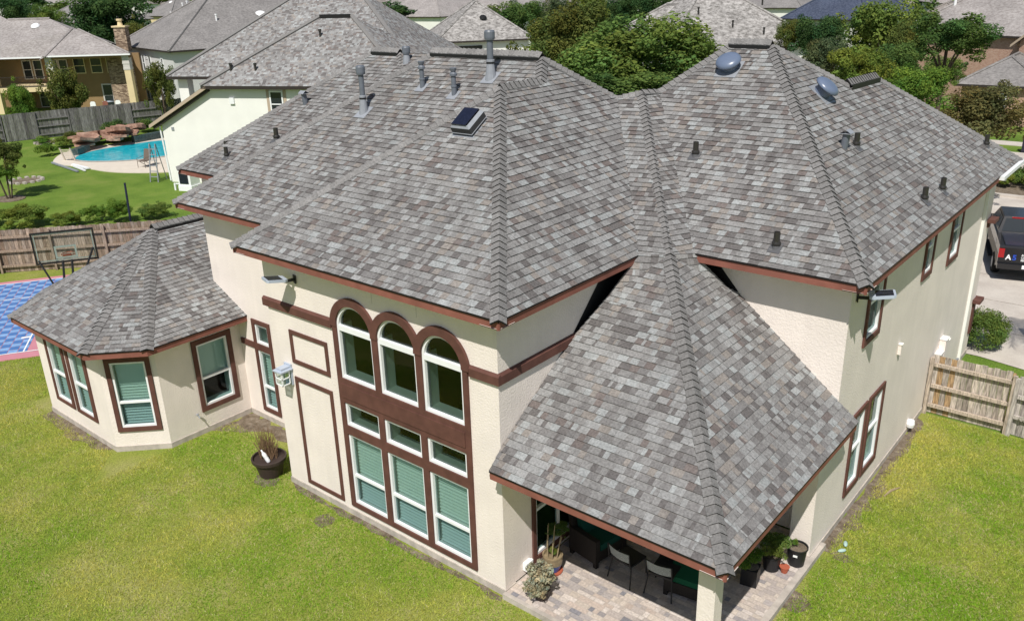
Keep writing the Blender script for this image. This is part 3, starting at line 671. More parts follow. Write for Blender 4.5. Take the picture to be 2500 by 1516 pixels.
GREEN = {'dark': (.065, .125, .045), 'deep': (.105, .175, .05), 'mid': (.155, .225, .055), 'olive': (.14, .165, .045), 'yellow': (.19, .245, .05), 'grey': (.145, .18, .085), 'brown': (.175, .165, .065), 'sage': (.25, .24, .14), 'fresh': (.15, .25, .045)}
def crown(name, me, parent, loc, scale, col, rz=None):
    o = bpy.data.objects.new(name, me); C.objects.link(o); o.parent = parent; o.location = loc; o.scale = scale
    o.rotation_euler = (0, 0, random.uniform(0, 6.28) if rz is None else rz); o.color = (*col, 1); return o
def tree(u, v, dist, wpx, hpx, tint, label, meshes=None, group=None, cat='tree', name='tree', limbs=3):
    c = far(u, v, dist); sc = np.linalg.norm(c-CAM)*math.cos(math.atan(math.hypot(u-1250, v-758)/FPX))/FPX
    rx, rz_ = wpx*sc/2, hpx*sc/2; base = (c[0], c[1], 0); t = thing(name, label, cat, base, 0, group)
    tr_ = MB(); zc = c[2]; r0 = max(.10, rx*.055)
    tr_.tube([(0, 0, -.1), (.03, .02, zc*.35), (0, .05, zc*.75), (.05, 0, zc+rz_*.4)], [r0*1.3, r0, r0*.75, r0*.25], 8)
    for i in range(limbs):
        a = 6.28*i/limbs+.6; b0 = max(.2, (zc-rz_)*.85); tr_.tube([(0, .02, b0), (rx*.3*math.cos(a), rx*.3*math.sin(a), b0+(zc-b0)*.6), (rx*.65*math.cos(a), rx*.65*math.sin(a), zc+rz_*.2)], [r0*.7, r0*.45, r0*.15], 6)
    tr_.build('trunk', 'bark', t)
    crown('crown', random.choice(meshes or CR), t, (0, 0, zc), (rx/.78, rx/.78, rz_/.66), GREEN[tint] if isinstance(tint, str) else tint)
    return t
def shrub(x, y, z0, rx, rz_, tint, label, cat='shrub', name='shrub', group=None, meshes=None, parent=None):
    o = crown(name, random.choice(meshes or CB), parent, (x, y, z0+rz_*.86), (rx, rx, rz_), GREEN[tint] if isinstance(tint, str) else tint)
    return tag(o, label, cat, group)

# trees behind the house, front to back
tree(1560, 150, 44, 345, 185, 'mid', 'broad green tree filling the dip between the two roof peaks')
tree(1400, 112, 58, 225, 165, 'olive', 'dense olive toned tree left of the tree in the roof dip')
tree(1275, 48, 92, 135, 76, 'deep', 'dark green round tree behind the house with arched porch openings')
tree(1365, 36, 105, 105, 66, 'grey', 'pale grey green tree between the dark round tree and the yellow one')
tree(1445, 24, 112, 75, 80, 'yellow', 'narrow yellow green tree at the top edge, left of the blue green grove')
for u, v, w_, h_, lb in ((1500, 48, 85, 90, 'dark blue green tree at the left end of the grove at the top'), (1560, 28, 95, 80, 'blue green tree in the middle of the grove at the top'), (1640, 24, 95, 62, 'blue green tree at the right end of the grove, left of the grey wing roof')):
    tree(u, v, 118, w_, h_, 'dark', lb, group='trees of the grove at the top')
tree(2158, 98, 62, 205, 165, 'mid', 'large dense tree in front of the navy roofed house')
tree(2315, 95, 56, 190, 120, 'deep', 'open limbed tree in front of the brick house', CL, limbs=5)
tree(2000, 98, 60, 125, 100, 'dark', 'grey leaved tree against the right end of the speckled grey roof')
tree(2095, 170, 50, 140, 105, 'yellow', 'light yellow green tree right behind the small ridge with the cap')
tree(2245, 225, 46, 160, 105, 'fresh', 'bright green tree above the far hip of the house')
tree(2395, 285, 45, 205, 125, 'brown', 'brownish crape myrtle over the far right hip', limbs=6)
tree(1925, 85, 62, 60, 60, 'olive', 'small dark tree under the eave of the speckled grey roof')
tree(2010, 150, 52, 110, 90, 'grey', 'greyish bush like tree left of the light yellow green tree')
tree(2170, 175, 54, 130, 110, 'deep', 'dark rounded tree between the light yellow tree and the bright green tree')
tree(2205, 118, 60, 90, 110, 'olive', 'olive tree right of the large dense tree, before the street lamp')
tree(1330, 95, 72, 75, 80, 'mid', 'small green tree beside the white corner of the arched porch house')
tree(1690, 150, 47, 120, 110, 'fresh', 'lighter green tree at the right end of the roof dip')
tree(1470, 165, 46, 130, 110, 'deep', 'darker low tree at the left of the roof dip', CL)
tree(1545, 222, 41, 330, 95, 'deep', 'low dark green foliage at the very bottom of the roof dip')
tree(2300, 175, 70, 90, 60, 'mid', 'small tree before the brick house wall')
# trees around the neighbours on the left
tree(265, 52, 118, 175, 125, 'dark', 'big dark tree behind the stone chimney')
tree(335, 92, 112, 60, 70, 'olive', 'small yellowish tree right of the stone chimney')
tree(42, 42, 140, 90, 80, 'dark', 'dark tree at the top left corner')
tree(118, 52, 134, 80, 62, 'mid', 'bushy tree left of the plain grey far roof', CR)
tree(162, 232, 86, 100, 125, 'olive', 'thin olive coloured tree in front of the tan house', CL)
tree(50, 252, 84, 62, 84, 'fresh', 'bright green young tree before the dark balcony')
tree(392, 212, 80, 72, 118, 'olive', 'slender olive tree between the pale house and the white house', CL)
tree(447, 192, 92, 40, 50, 'fresh', 'bright green tree seen between the white house and its pillar')
tree(880, 28, 150, 42, 32, 'yellow', 'yellow green tree just behind the ridge of the white house')
tree(965, 24, 160, 100, 30, 'dark', 'wide dark tree beyond the white house roof', CS)
tree(1200, 36, 135, 85, 34, 'olive', 'olive tree right of the pointed roof with the black vent', CS)
tree(642, 10, 190, 60, 22, 'grey', 'grey green small tree between far roofs left of the white house peak', CS)
k_ = 0
for u in range(-40, 2560, 62):
    v = random.uniform(-8, 16); d_ = random.uniform(210, 420); wd_ = random.uniform(45, 110)
    tag(tree(u+random.uniform(-20, 20), v, d_, wd_, random.uniform(20, 34), random.choice(('dark', 'deep', 'mid', 'grey', 'dark')), 'distant green tree among the rooftops along the top edge', CS, group='distant trees along the top edge', limbs=0))
# ------------------------------------------------------------------ houses of the neighbourhood
def roof_mat(name, a, b, sc=3.2, stretch=(1, 1, 2.2)):
    return ramp_mat(name, sc, [(.36, a), (.5, tuple((x+y)/2 for x, y in zip(a, b))), (.64, b)], mix=(.5, .12), detail=3, stretch=stretch, rough2=.75)
roof_mat('roof_speckled', (.15, .14, .13), (.42, .40, .38), 2.6); roof_mat('roof_grey', (.17, .16, .155), (.27, .255, .245), 4); roof_mat('roof_brown', (.18, .16, .145), (.30, .27, .245), 4)
roof_mat('roof_navy', (.035, .045, .075), (.09, .105, .15), 5); roof_mat('roof_tan', (.23, .205, .195), (.36, .335, .32), 4)
mat('wall_tan', (.27, .18, .09), rough=.95, noise=.06, nscale=1.5); mat('wall_cream', (.68, .55, .33), rough=.95, noise=.05, nscale=1); mat('wall_lilac', (.62, .61, .60), rough=.95, noise=.04, nscale=1); mat('wall_grey', (.55, .53, .49), rough=.95)
mat('bronze', (.035, .028, .024), rough=.6); mat('tan_board', (.45, .36, .27), rough=.8); mat('dark_glass', (.02, .026, .03), rough=.1, spec=.6)
def brick_mat(name, c1, c2, cm_, sc, msz=.012, bw=.5, rh=.25):
    m = bpy.data.materials.new(name); m.use_nodes = True; n = m.node_tree.nodes; l = m.node_tree.links; b = n['Principled BSDF']; b.inputs['Roughness'].default_value = .95
    tc = n.new('ShaderNodeTexCoord'); sx_ = n.new('ShaderNodeSeparateXYZ'); l.new(tc.outputs['Object'], sx_.inputs[0]); ad = n.new('ShaderNodeMath'); l.new(sx_.outputs[0], ad.inputs[0]); l.new(sx_.outputs[1], ad.inputs[1])
    cb = n.new('ShaderNodeCombineXYZ'); l.new(ad.outputs[0], cb.inputs[0]); l.new(sx_.outputs[2], cb.inputs[1])
    t = n.new('ShaderNodeTexBrick'); t.inputs['Scale'].default_value = sc; t.inputs['Mortar Size'].default_value = msz; t.inputs['Brick Width'].default_value = bw; t.inputs['Row Height'].default_value = rh
    t.inputs['Color1'].default_value = (*c1, 1); t.inputs['Color2'].default_value = (*c2, 1); t.inputs['Mortar'].default_value = (*cm_, 1); t.offset_frequency = 2; t.squash = 1.4
    l.new(cb.outputs[0], t.inputs[0]); l.new(t.outputs[0], b.inputs['Base Color']); MATS[name] = m
brick_mat('brick', (.36, .20, .14), (.47, .31, .23), (.50, .42, .35), 4.2); brick_mat('stone', (.13, .085, .055), (.50, .38, .27), (.07, .05, .035), 2.4, .02, .55, .26)
def box_win(parent, T, s0, s1, z0, z1, fr='white', rail=True, gl='dark_glass', wd=.08):
    f = MB(); ring(f, T, s0, s1, z0, z1, wd, .002, .06)
    if rail: f.box((s0+wd, .002, (z0+z1)/2-.03), (s1-wd, .05, (z0+z1)/2+.03), T)
    fo = f.build('window', fr, parent); MB().quad(T((s0+.02, .02, z0+.02)), T((s1-.02, .02, z0+.02)), T((s1-.02, .02, z1-.02)), T((s0+.02, .02, z1-.02))).build('pane', gl, fo)
def hip(label, P0, P1, depth, ze, pitch, rm_, wm_, ov=.45, wins=(), fas='bronze', group=None, ridge=True, split=.5, cat='house', name='house', zb=0.0):
    P0 = np.array(P0, float)[:2]; P1 = np.array(P1, float)[:2]; d = P1-P0; L = np.linalg.norm(d); d = d/L; n = np.array((-d[1], d[0]))
    h = thing(name, label, cat, (*P0, 0), math.atan2(d[1], d[0]), group); D = depth
    if L >= D: rl, rr = (D*split, D/2), (L-D*split, D/2)
    else: rl, rr = (L/2, L/2), (L/2, D-L/2)
    zr = ze+pitch*min(L, D)/2; a, b, c, e = (0, 0, ze), (L, 0, ze), (L, D, ze), (0, D, ze); r1, r2 = (*rl, zr), (*rr, zr)
    m_ = MB()
    if L >= D: m_.quad(a, b, r2, r1); m_.quad(b, c, r2); m_.quad(c, e, r1, r2); m_.quad(e, a, r1)
    else: m_.quad(a, b, r1); m_.quad(b, c, r2, r1); m_.quad(c, e, r2); m_.quad(e, a, r1, r2)
    ro = m_.build('roof', rm_, h)
    c_ = MB()
    for p, q in ((a, r1), (b, r1 if L < D else r2), (c, r2), (e, r2 if L < D else r1), (r1, r2)):
        if np.linalg.norm(np.array(p)-np.array(q)) > .3: c_.tube([np.array(p)+(0, 0, .01), np.array(q)+(0, 0, .01)], .12, 6)
    c_.build('ridge_cap', rm_, ro)
    if ridge and L >= D and np.linalg.norm(np.array(r1)-np.array(r2)) > .6: MB().box((rl[0], rl[1]-.2, zr-.10), (rr[0], rr[1]+.2, zr+.06)).build('ridge_vent', 'roof_grey', ro)
    MB().box((0, 0, ze-.16), (L, D, ze-.02)).build('eave', fas, h)
    MB().box((ov, ov, zb), (L-ov, D-ov, ze-.15)).build('wall', wm_, h)
    T = lambda q: np.array((ov+q[0], ov-q[1], q[2]))
    for w_ in wins: box_win(h, T, *w_[:4], *w_[4:])
    h['size'] = 0; del h['size']
    return h, ro, (L, D, zr)
def roof_pipe(parent, x, y, z, h=.5, r=.06, m='white', name='vent_pipe'):
    MB().lathe([(r, -.2), (r, h), (r*1.4, h), (r*1.4, h+.12)], 8, lambda p: (x+p[0], y+p[1], z+p[2])).build(name, m, parent)
def roof_dome(parent, x, y, z, r=.35, m='white', n=(0, -.5, 1)):
    MB().lathe([(r, .05), (r*1.05, .12), (r*.8, .24), (.05, .28)], 14, tilt(x, y, z, Vector(n).normalized())).build('dome_vent', m, parent)
# white stucco neighbour with the pool
Wa = R(24.7); Wh = thing('house', 'white stucco neighbour house with the same speckled shingle roof beside the pool', 'house', (-40.56, 16.32, 0), Wa)
wl = MB(); wl.quad((.1, 0, 0), (17, 0, 0), (17, 0, 5.7), (3.8, 0, 5.7), (.1, 0, 3.65)); wl.quad((.1, 0, 0), (.1, 0, 3.65), (.1, 9, 3.65), (.1, 9, 0)); wl.quad((3.8, .02, 3.4), (3.8, .02, 5.7), (3.8, 8, 5.7), (3.8, 8, 3.4)); wl.quad((-1.8, 5.1, 3), (17, 5.1, 3), (17, 5.1, 5.7), (1.2, 5.1, 5.7), (1.2, 5.1, 4.9), (-1.8, 5.1, 4.9)) if False else None
wl.build('wall', 'stucco_white', Wh)
MB().box((-1.9, 5.0, 0), (-1.2, 5.6, 5.65)).build('pillar', 'stucco_white', Wh); MB().box((.4, 5.2, 0), (4, 9, 5.65)).build('wall', 'stucco_white', Wh)
wr, wu = MB(), MB(); s7 = .7
for pl_ in ([(3.45, -.4, 5.8), (16.4, -.4, 5.8), (11.0, 4.6, 9.3), (9.0, 4.6, 9.3)], [(3.45, -.4, 5.8), (9.0, 4.6, 9.3), (3.45, 9.6, 5.8)], [(16.4, -.4, 5.8), (16.4, 9.6, 5.8), (11.0, 4.6, 9.3)],
            [(-2.4, 4.6, 5.8), (15.2, 4.6, 5.8), (8.6, 11.4, 10.6), (4.2, 11.4, 10.6)], [(-2.4, 4.6, 5.8), (4.2, 11.4, 10.6), (-2.4, 18, 5.8)], [(15.2, 4.6, 5.8), (13.9, 19.5, 5.8), (8.6, 11.4, 10.6)],
            [(-.45, -.35, 3.55), (3.75, -.35, 5.85), (3.75, 6, 5.85), (-.45, 6, 3.55)]): shingles(wr, wu, pl_, expo=.145, thick=0, wid=(.09, .26), dim=.86)
wro = wr.build('roof', 'shingle', Wh); wu.build('underlay', 'underlay', wro); wc = MB()
for a, b in (((3.45, -.4, 5.8), (9, 4.6, 9.3)), ((16.4, -.4, 5.8), (11, 4.6, 9.3)), ((-2.4, 4.6, 5.8), (4.2, 11.4, 10.6)), ((15.2, 4.6, 5.8), (8.6, 11.4, 10.6))): wc.tube([np.array(a)+(0, 0, .03), np.array(b)+(0, 0, .03)], .13, 6, col=(.21, .2, .2))
wc.build('ridge_cap', 'ridge_cap', wro); MB().box((9.0, 4.40, 9.22), (11.0, 4.8, 9.40)).build('ridge_vent', 'black', wro)
MB().box((3.45, -.42, 5.62), (16.4, -.36, 5.79)).build('eave', 'bronze', Wh); MB().box((-2.4, 4.55, 5.62), (15.2, 4.62, 5.79)).build('eave', 'bronze', Wh); MB().box((-2.4, 4.62, 5.62), (3.4, 9, 5.64)).build('soffit', 'bronze', Wh)
t = MB(); t.prism([(-.5, 3.32), (3.75, 5.62), (3.75, 5.82), (-.5, 3.52)], .30, .42, lambda q: (q[0], -q[2], q[1])); t.build('rake_board', 'tan_board', Wh)
t = MB(); t.prism([(-.3, 3.25), (3.75, 5.46), (3.75, 5.6), (-.3, 3.38)], .0, .3, lambda q: (q[0], -q[2], q[1])); t.build('rake_soffit', 'bronze', Wh); MB().box((-.5, -.4, 3.38), (-.42, 6, 3.52)).build('gutter', 'bronze', Wh)
TW = WT((0, 0, 0), X, (0, 1, 0)); box_win(Wh, TW, 7.6, 8.45, 4.0, 5.5); MB().box((7.4, .0, 3.8), (7.58, .03, 5.62), TW).build('shutter', 'tan_board', Wh); MB().box((8.47, .0, 3.8), (8.65, .03, 5.62), TW).build('shutter', 'tan_board', Wh)
MB().box((5.0, .0, 4.75), (5.3, .1, 5.1), TW).build('vent_box', 'white', Wh); MB().box((.75, 0, 3.15), (.92, .04, 3.35), TW).build('vent_box', 'metal_light', Wh)
t = MB().tube([(-.02, -.06, 3.4), (.12, -.06, .1)], .05, 6); t.build('downspout', 'white', Wh)
for x, y, z in ((4.9, .7, 6.57), (6.5, .7, 6.57), (9.6, 3.1, 8.25), (8.3, 7.6, 7.9)): roof_pipe(Wh, x, y, z, .28, .07, 'pipe_black')
# third wing of the white house behind
W3a, W3b = far(850, 140, 66), far(1105, 136, 70)
# tan house with balcony
Ta = R(40); Th = thing('house', 'tan house with upper balcony, stone chimney and pale columns', 'house', (-74.5, 32.3, 0), Ta); TT = WT((0, 0, 0), X, (0, 1, 0))
t = MB(); t.quad((.35, -.35, 5.45), (-7.5, -.35, 5.45), (-6.6, 3.6, 7.65), (-6.0, 3.6, 7.65)); t.quad((.35, -.35, 5.45), (-6.0, 3.6, 7.65), (-4.2, 8, 5.45)); t.quad((-7.5, -.35, 5.45), (-8.3, -.7, 5.1), (-8.0, 4.2, 7.3), (-6.6, 3.6, 7.65))
t.quad((-8.2, 1.8, 5.25), (-18, 1.8, 5.25), (-14.5, 6.8, 8.62), (-10.2, 6.8, 8.62), (-6.5, 3.6, 7.55)); t.quad((-10.2, 6.8, 8.62), (-6.6, 3.6, 7.6), (-3.6, 8, 5.6), (-7, 12, 6)); t.quad((-14.5, 6.8, 8.62), (-18, 1.8, 5.25), (-24, 6, 7.5), (-19, 10, 10.2))
tr2 = t.build('roof', 'roof_tan', Th); t = MB(); t.tube([(-7.9, -.5, 5.3), (-6.6, 3.6, 7.68)], .14, 6); t.build('ridge_cap', 'roof_tan', tr2); MB().tube([(.35, -.35, 5.47), (-6, 3.6, 7.67)], .1, 6).build('ridge_cap', 'roof_tan', tr2); MB().tube([(-10.2, 6.8, 8.64), (-14.5, 6.8, 8.64)], .12, 6).build('ridge_cap', 'roof_tan', tr2)
MB().box((-7.5, -.42, 5.30), (.4, -.3, 5.44)).build('gutter', 'white', Th); MB().box((-18, 1.72, 5.10), (-8.2, 1.82, 5.24)).build('gutter', 'white', Th); roof_dome(Th, -11.2, 5.6, 7.9, .42, 'line_white')
MB().box((-7.4, .0, 5.05), (.2, .5, 5.3)).build('beam', 'wall_tan', Th)
for x in (0, -7.5, -13.2):
    c_ = MB().box((x-.6, 0, 0), (x, .6, 5.25)).build('column', 'wall_cream', Th); k = MB()
    for z0, z1, e_ in ((3.9, 4.1, .04), (4.1, 4.45, .02), (4.45, 4.6, .05), (4.6, 5.25, .03)): k.box((x-.6-e_, -e_, z0), (x+e_, .6+e_, z1))
    k.build('capital', 'wall_grey', c_)
MB().box((-7.2, 2.6, 0), (0, 2.9, 5.3)).build('wall', 'wall_tan', Th); MB().box((-18, 4, 0), (-7.2, 4.2, 5.2)).build('wall', 'wall_tan', Th); MB().quad((-.1, .6, 0), (-.1, .6, 5.2), (-5.2, 8.2, 5.2), (-5.2, 8.2, 0)).build('wall', 'wall_cream', Th); MB().box((-18, 0, 0), (-13.8, .5, 5)).build('wall', 'wall_cream', Th)
T2_ = WT((0, 2.6, 0), X, (0, 1, 0))
for a in (-6.7, -5.0, -3.4): box_win(Th, T2_, a, a+1.15, 3.45, 4.95, 'wall_cream')
for a in (-4.3, -3.1): box_win(Th, T2_, a, a+1.1, .1, 2.4, 'wall_grey', wd=.12)
T4_ = WT((0, 4, 0), X, (0, 1, 0))
for a in (-12.6, -11.5, -9.9, -8.9): box_win(Th, T4_, a, a+.95, 2.9, 4.8, 'wall_grey', wd=.1)
box_win(Th, T4_, -11.5, -8.8, .1, 2.1, 'wall_grey')
ch = MB().box((-2.9, 1.7, 0), (-.68, 2.7, 5.3)).build('chimney_breast', 'stone', Th); ck = MB().box((-2.5, 3.6, 5.4), (-1.35, 4.5, 7.7)); cks = ck.build('chimney', 'stone', Th); MB().box((-2.62, 3.5, 7.7), (-1.25, 4.6, 7.85)).build('capstone', 'wall_cream', cks); MB().lathe([(.28, 7.85), (.22, 8.1), (.2, 8.3), (.3, 8.32), (.3, 8.5)], 10, lambda p: (-1.93+p[0], 4.05+p[1], p[2])).build('chimney_pot', 'wall_cream', cks)
MB().box((-13.2, .1, 2.05), (-7.5, 4, 2.5)).build('balcony', 'wall_cream', Th); t = MB(); t.box((-13.2, .15, 3.45), (-7.5, .2, 3.5)); t.box((-13.2, .15, 2.6), (-7.5, .2, 2.64)); t.box((-13.2, .1, 2.5), (-7.5, .25, 2.58))
for i in range(44): t.box((-13.1+i*.13, .16, 2.6), (-13.075+i*.13, .19, 3.45))
t.build('railing', 'bronze', Th)
# house L, C, D, E, F and the far roofs
L_, lr, (LL, LD, lz) = hip('pale grey stucco house with a stained grey hip roof and white vents', at(282, 110, 5.7), at(411, 126, 5.7), 24, 5.7, .62, 'roof_grey', 'wall_lilac', wins=((6.6, 7.3, 3.3, 5.0), (7.6, 8.3, 4.6, 5.0), (8.6, 9.3, 3.2, 5.0), (12.4, 13, 3.9, 4.9), (3.8, 4.7, .7, 2.9), (6.2, 7.1, .5, 2.6), (7.3, 9.6, .5, 2.6)))
for x, y in ((4, 10), (12.5, 11.5)): roof_dome(L_, x, y, 5.7+.62*min(x, LL-x), .55, 'line_white', (-.5 if x < LL/2 else .5, 0, 1))
for x, y, h_ in ((7.2, 12, 1.3), (6.6, 10.5, 1.3), (5.4, 6, .6), (5.7, 6.4, .6), (3.8, 5.2, .7), (13, 6.5, .5)): roof_pipe(L_, x, y, 5.7+.62*min(x, LL-x), h_, .09, 'line_white')
C_, cr_, cs_ = hip('cream house behind with pointed speckled roof and arched porch openings', at(1062, 104, 5.7), at(1304, 94, 5.7), 11, 5.7, .72, 'roof_speckled', 'stucco_white', wins=((.4, 4.2, 3.2, 5.2, 'bronze', False), (5.2, 5.8, 3.0, 4.1, 'wall_cream', False), (6.1, 6.8, 3.0, 4.25, 'wall_cream', False), (7.1, 7.7, 3.0, 4.1, 'wall_cream', False)))
roof_dome(C_, 5.2, 2.6, 7.6, .35, 'black')
hip('speckled grey roofed wing left of the pointed roof', at(880, 112, 5.7), at(1090, 100, 5.7)-np.array((2, 2, 0)), 12, 5.7, .62, 'roof_speckled', 'stucco_white')
D_, dr_, ds_ = hip('long house with a broad speckled light grey hip roof', at(1620, 128, 5.7), at(2012, 108, 5.7), 13, 5.7, .72, 'roof_speckled', 'stucco_white', wins=((9, 11, 3, 4.8), (12.5, 14, 3, 4.8)))
for x, y in ((4.4, 3.4), (6.7, 2.0), (10.5, 4.3), (9, 1.2)): roof_pipe(D_, x, y, 5.7+.72*y, .4, .07, 'pipe_black')
hip('lower hip roofed wing left of the broad speckled roof', at(1436, 114, 5.7), at(1740, 122, 5.7), 9.5, 5.7, .66, 'roof_speckled', 'stucco_white')
hip('house with a dark navy blue hip roof, left of two', at(1905, 46, 5.7), at(2120, 50, 5.7), 12, 5.7, .75, 'roof_navy', 'wall_grey')
hip('house with a dark navy blue hip roof, right of two', at(2090, 40, 5.7), at(2252, 38, 5.7), 10, 5.7, .75, 'roof_navy', 'wall_grey')
F_, fr_, fs_ = hip('red brick house with a tall brown grey roof on the right', at(2188, 78, 5.9), at(2540, 92, 5.9), 15, 5.9, .72, 'roof_tan', 'brick', wins=((11.5, 12.5, 3.2, 4.8), (14.5, 15.5, 3.2, 4.8)))
t = MB(); gx = 13.2; t.quad((gx-2, .0, 0), (gx+2, .0, 0), (gx+2, .0, 5.6), (gx, .0, 7.2), (gx-2, .0, 5.6)); t.quad((gx-2, 0, 0), (gx-2, 0, 5.6), (gx-2, 3, 5.6), (gx-2, 3, 0)); t.build('gable_wall', 'brick', F_)
t = MB(); t.quad((gx-2.5, -.4, 5.3), (gx, -.4, 7.4), (gx, 4, 7.4), (gx-2.5, 4, 5.3)); t.quad((gx+2.5, -.4, 5.3), (gx, -.4, 7.4), (gx, 4, 7.4), (gx+2.5, 4, 5.3)); t.build('gable_roof', 'roof_tan', F_)
t = MB(); t.prism([(gx-2.5, 5.1), (gx, 7.2), (gx+2.5, 5.1), (gx+2.5, 5.3), (gx, 7.42), (gx-2.5, 5.3)], .38, .46, lambda q: (q[0], -q[2], q[1])); t.build('rake_board', 'tan_board', F_); TF = lambda q: np.array((q[0], -q[1], q[2])); box_win(F_, TF, gx-.5, gx+.5, 3, 4.6)
roof_dome(F_, 8, 4.5, 9.2, .4, 'line_white'); roof_pipe(F_, 5, 4, 8.8, .8, .12, 'line_white'); roof_pipe(F_, 3.2, 3, 8.1, .8, .12, 'line_white')
G_, _, _ = hip('low brick garage wing behind the crape myrtle', at(2330, 205, 2.9), at(2560, 215, 2.9), 9, 2.9, .6, 'roof_grey', 'brick', wins=((2.6, 3.1, 1.0, 2.3),)); 
for i, (u0, u1, v, dp, pt, rm_, lb) in enumerate(((85, 205, 48, 16, .6, 'roof_grey', 'plain grey roofed house between the top left trees'), (340, 415, 32, 14, .6, 'roof_grey', 'small grey roof right of the big dark tree'), (525, 640, 36, 16, .6, 'roof_brown', 'brown grey roof behind the stained grey roof'), (600, 690, 26, 14, .65, 'roof_brown', 'brown hip roof just left of the white house peak'),
    (790, 880, 26, 14, .6, 'roof_brown', 'brown roof right behind the white house peak'), (905, 1075, 34, 18, .6, 'roof_tan', 'tan hip roof behind the wide dark tree'), (1090, 1225, 30, 16, .6, 'roof_tan', 'tan roof behind the pointed speckled roof'), (1240, 1330, 22, 14, .6, 'roof_grey', 'grey roof above the dark round tree'), (1330, 1400, 20, 14, .6, 'roof_brown', 'brown roof above the grey green tree'),
    (1690, 1760, 20, 12, .6, 'roof_brown', 'brown roof peeking over the grey wing roof'), (1760, 1960, 12, 14, .55, 'roof_grey', 'far grey roof over the broad speckled roof'), (2040, 2130, 22, 12, .6, 'roof_tan', 'tan roof between the two navy roofs'), (2260, 2340, 24, 14, .6, 'roof_brown', 'brown roof left of the brick house roof'), (2440, 2560, 30, 16, .6, 'roof_grey', 'grey roof behind the brick house at the right edge'))):
    h_, r_, s_ = hip(lb, at(u0, v+8, 5.6), at(u1, v+8, 5.6), dp, 5.6, pt, rm_, random.choice(('stucco_white', 'wall_grey', 'wall_cream')), group='far hip roofed houses'); roof_dome(h_, s_[0]*.5, s_[1]*.35, 5.6+pt*s_[1]*.33, .45, 'line_white')
for i, u in enumerate(range(-30, 2560, 105)):
    v = random.uniform(2, 10); p0 = at(u, v+6, 5.6); p1 = at(u+random.uniform(50, 80), v+5, 5.6)
    hip('distant hip roof among the trees along the top edge', p0, p1, 14, 5.6, .6, random.choice(('roof_grey', 'roof_brown', 'roof_tan')), 'stucco_white', group='distant roofs along the top edge')

# ------------------------------------------------------------------ fences
mat('board', (1, 1, 1), rough=.95, attr=True, noise=.5, nscale=5, detail=6, stretch=(6, 6, .8), bump=.3, bscale=30)
def fence(name, label, p0, p1, h, cols, rails=True, side=1, panels=None, post=2.4, z_r=(.25, .9, 1.5), bw=.14, cat='fence'):
    p0 = np.array(p0, float); p1 = np.array(p1, float); d = p1-p0; L = np.linalg.norm(d); d /= L
    t = thing(name, label, cat, (*p0, 0), math.atan2(d[1], d[0])); b = MB(); x = 0
    n = max(1, int(round(L/post))); st = L/n; on_ = lambda k: (panels is None or panels[k % len(panels)])
    while x < L-.01:
        k = min(n-1, int(x/st)); yb = .04 if on_(k) else -.04; hh = h+random.uniform(-.02, .02); c = np.array(random.choice(cols))*random.uniform(.8, 1.2)
        x1 = min(L, x+bw); y0 = -side*.0+side*yb; b.box((x+.004, y0-.01, .02), (x1-.004, y0+.01, hh), col=tuple(c)); x = x1
    b.build('boards', 'board', t)
    rc = tuple(np.mean(cols, axis=0)*1.15)
    for k in range(n):
        if not rails or not on_(k): continue
        for z in z_r:
            if z < h: MB().box((k*st+.05, side*-.05-.02, z), ((k+1)*st-.05, side*-.05+.055*1, z+.09), col=rc).build('rail', 'board', t)
    for k in range(n+1):
        MB().box((k*st-.045, side*-.06-.045, 0), (k*st+.045, side*-.06+.045, h-.04), col=tuple(np.array(rc)*.9)).build('post', 'board', t)
    return t
WC = [(.27, .20, .145), (.22, .165, .125), (.33, .25, .19), (.20, .14, .10), (.30, .235, .185)]
GC = [(.13, .125, .12), (.16, .155, .15), (.105, .10, .098), (.19, .185, .18)]
fence('board_fence', 'brown board fence behind the basketball backboard', (-36, -5.5), (-29.95, 2.35), 1.85, WC, side=1)
fence('board_fence', 'brown board fence running right behind the bay roof', (-29.85, 2.5), (-22.6, 10.6), 1.85, WC, side=1)
fence('board_fence', 'weathered grey board fence behind the pool', (-69.5, 5.0), (-62.2, 30.8), 2.15, GC, side=1, panels=(0, 0, 1, 0, 1, 0, 1, 0, 0, 1, 0))
fR = fence('side_fence', 'weathered board fence joining the right wall of the house', (4.22, 12.35), (6.12, 12.35), 1.66, [(.40, .345, .29), (.33, .28, .235), (.47, .41, .35), (.43, .37, .31), (.36, .24, .13)], side=1, post=1.9, z_r=(.22, .78, 1.38))
gR = fence('gate', 'pale weathered board gate with a diagonal brace', (6.2, 12.33), (7.4, 12.2), 1.62, [(.42, .38, .34), (.36, .32, .29), (.47, .43, .39)], side=1, post=1.2, z_r=(.5, 1.05), cat='gate')
MB().box((-.5, -.02, 0), (.75, .02, .09), lambda q: (.6+q[0]*.72-q[2]*.7, -.085+q[1], .85+q[0]*.70+q[2]*.7), col=(.42, .38, .34)).build('brace', 'board', gR)

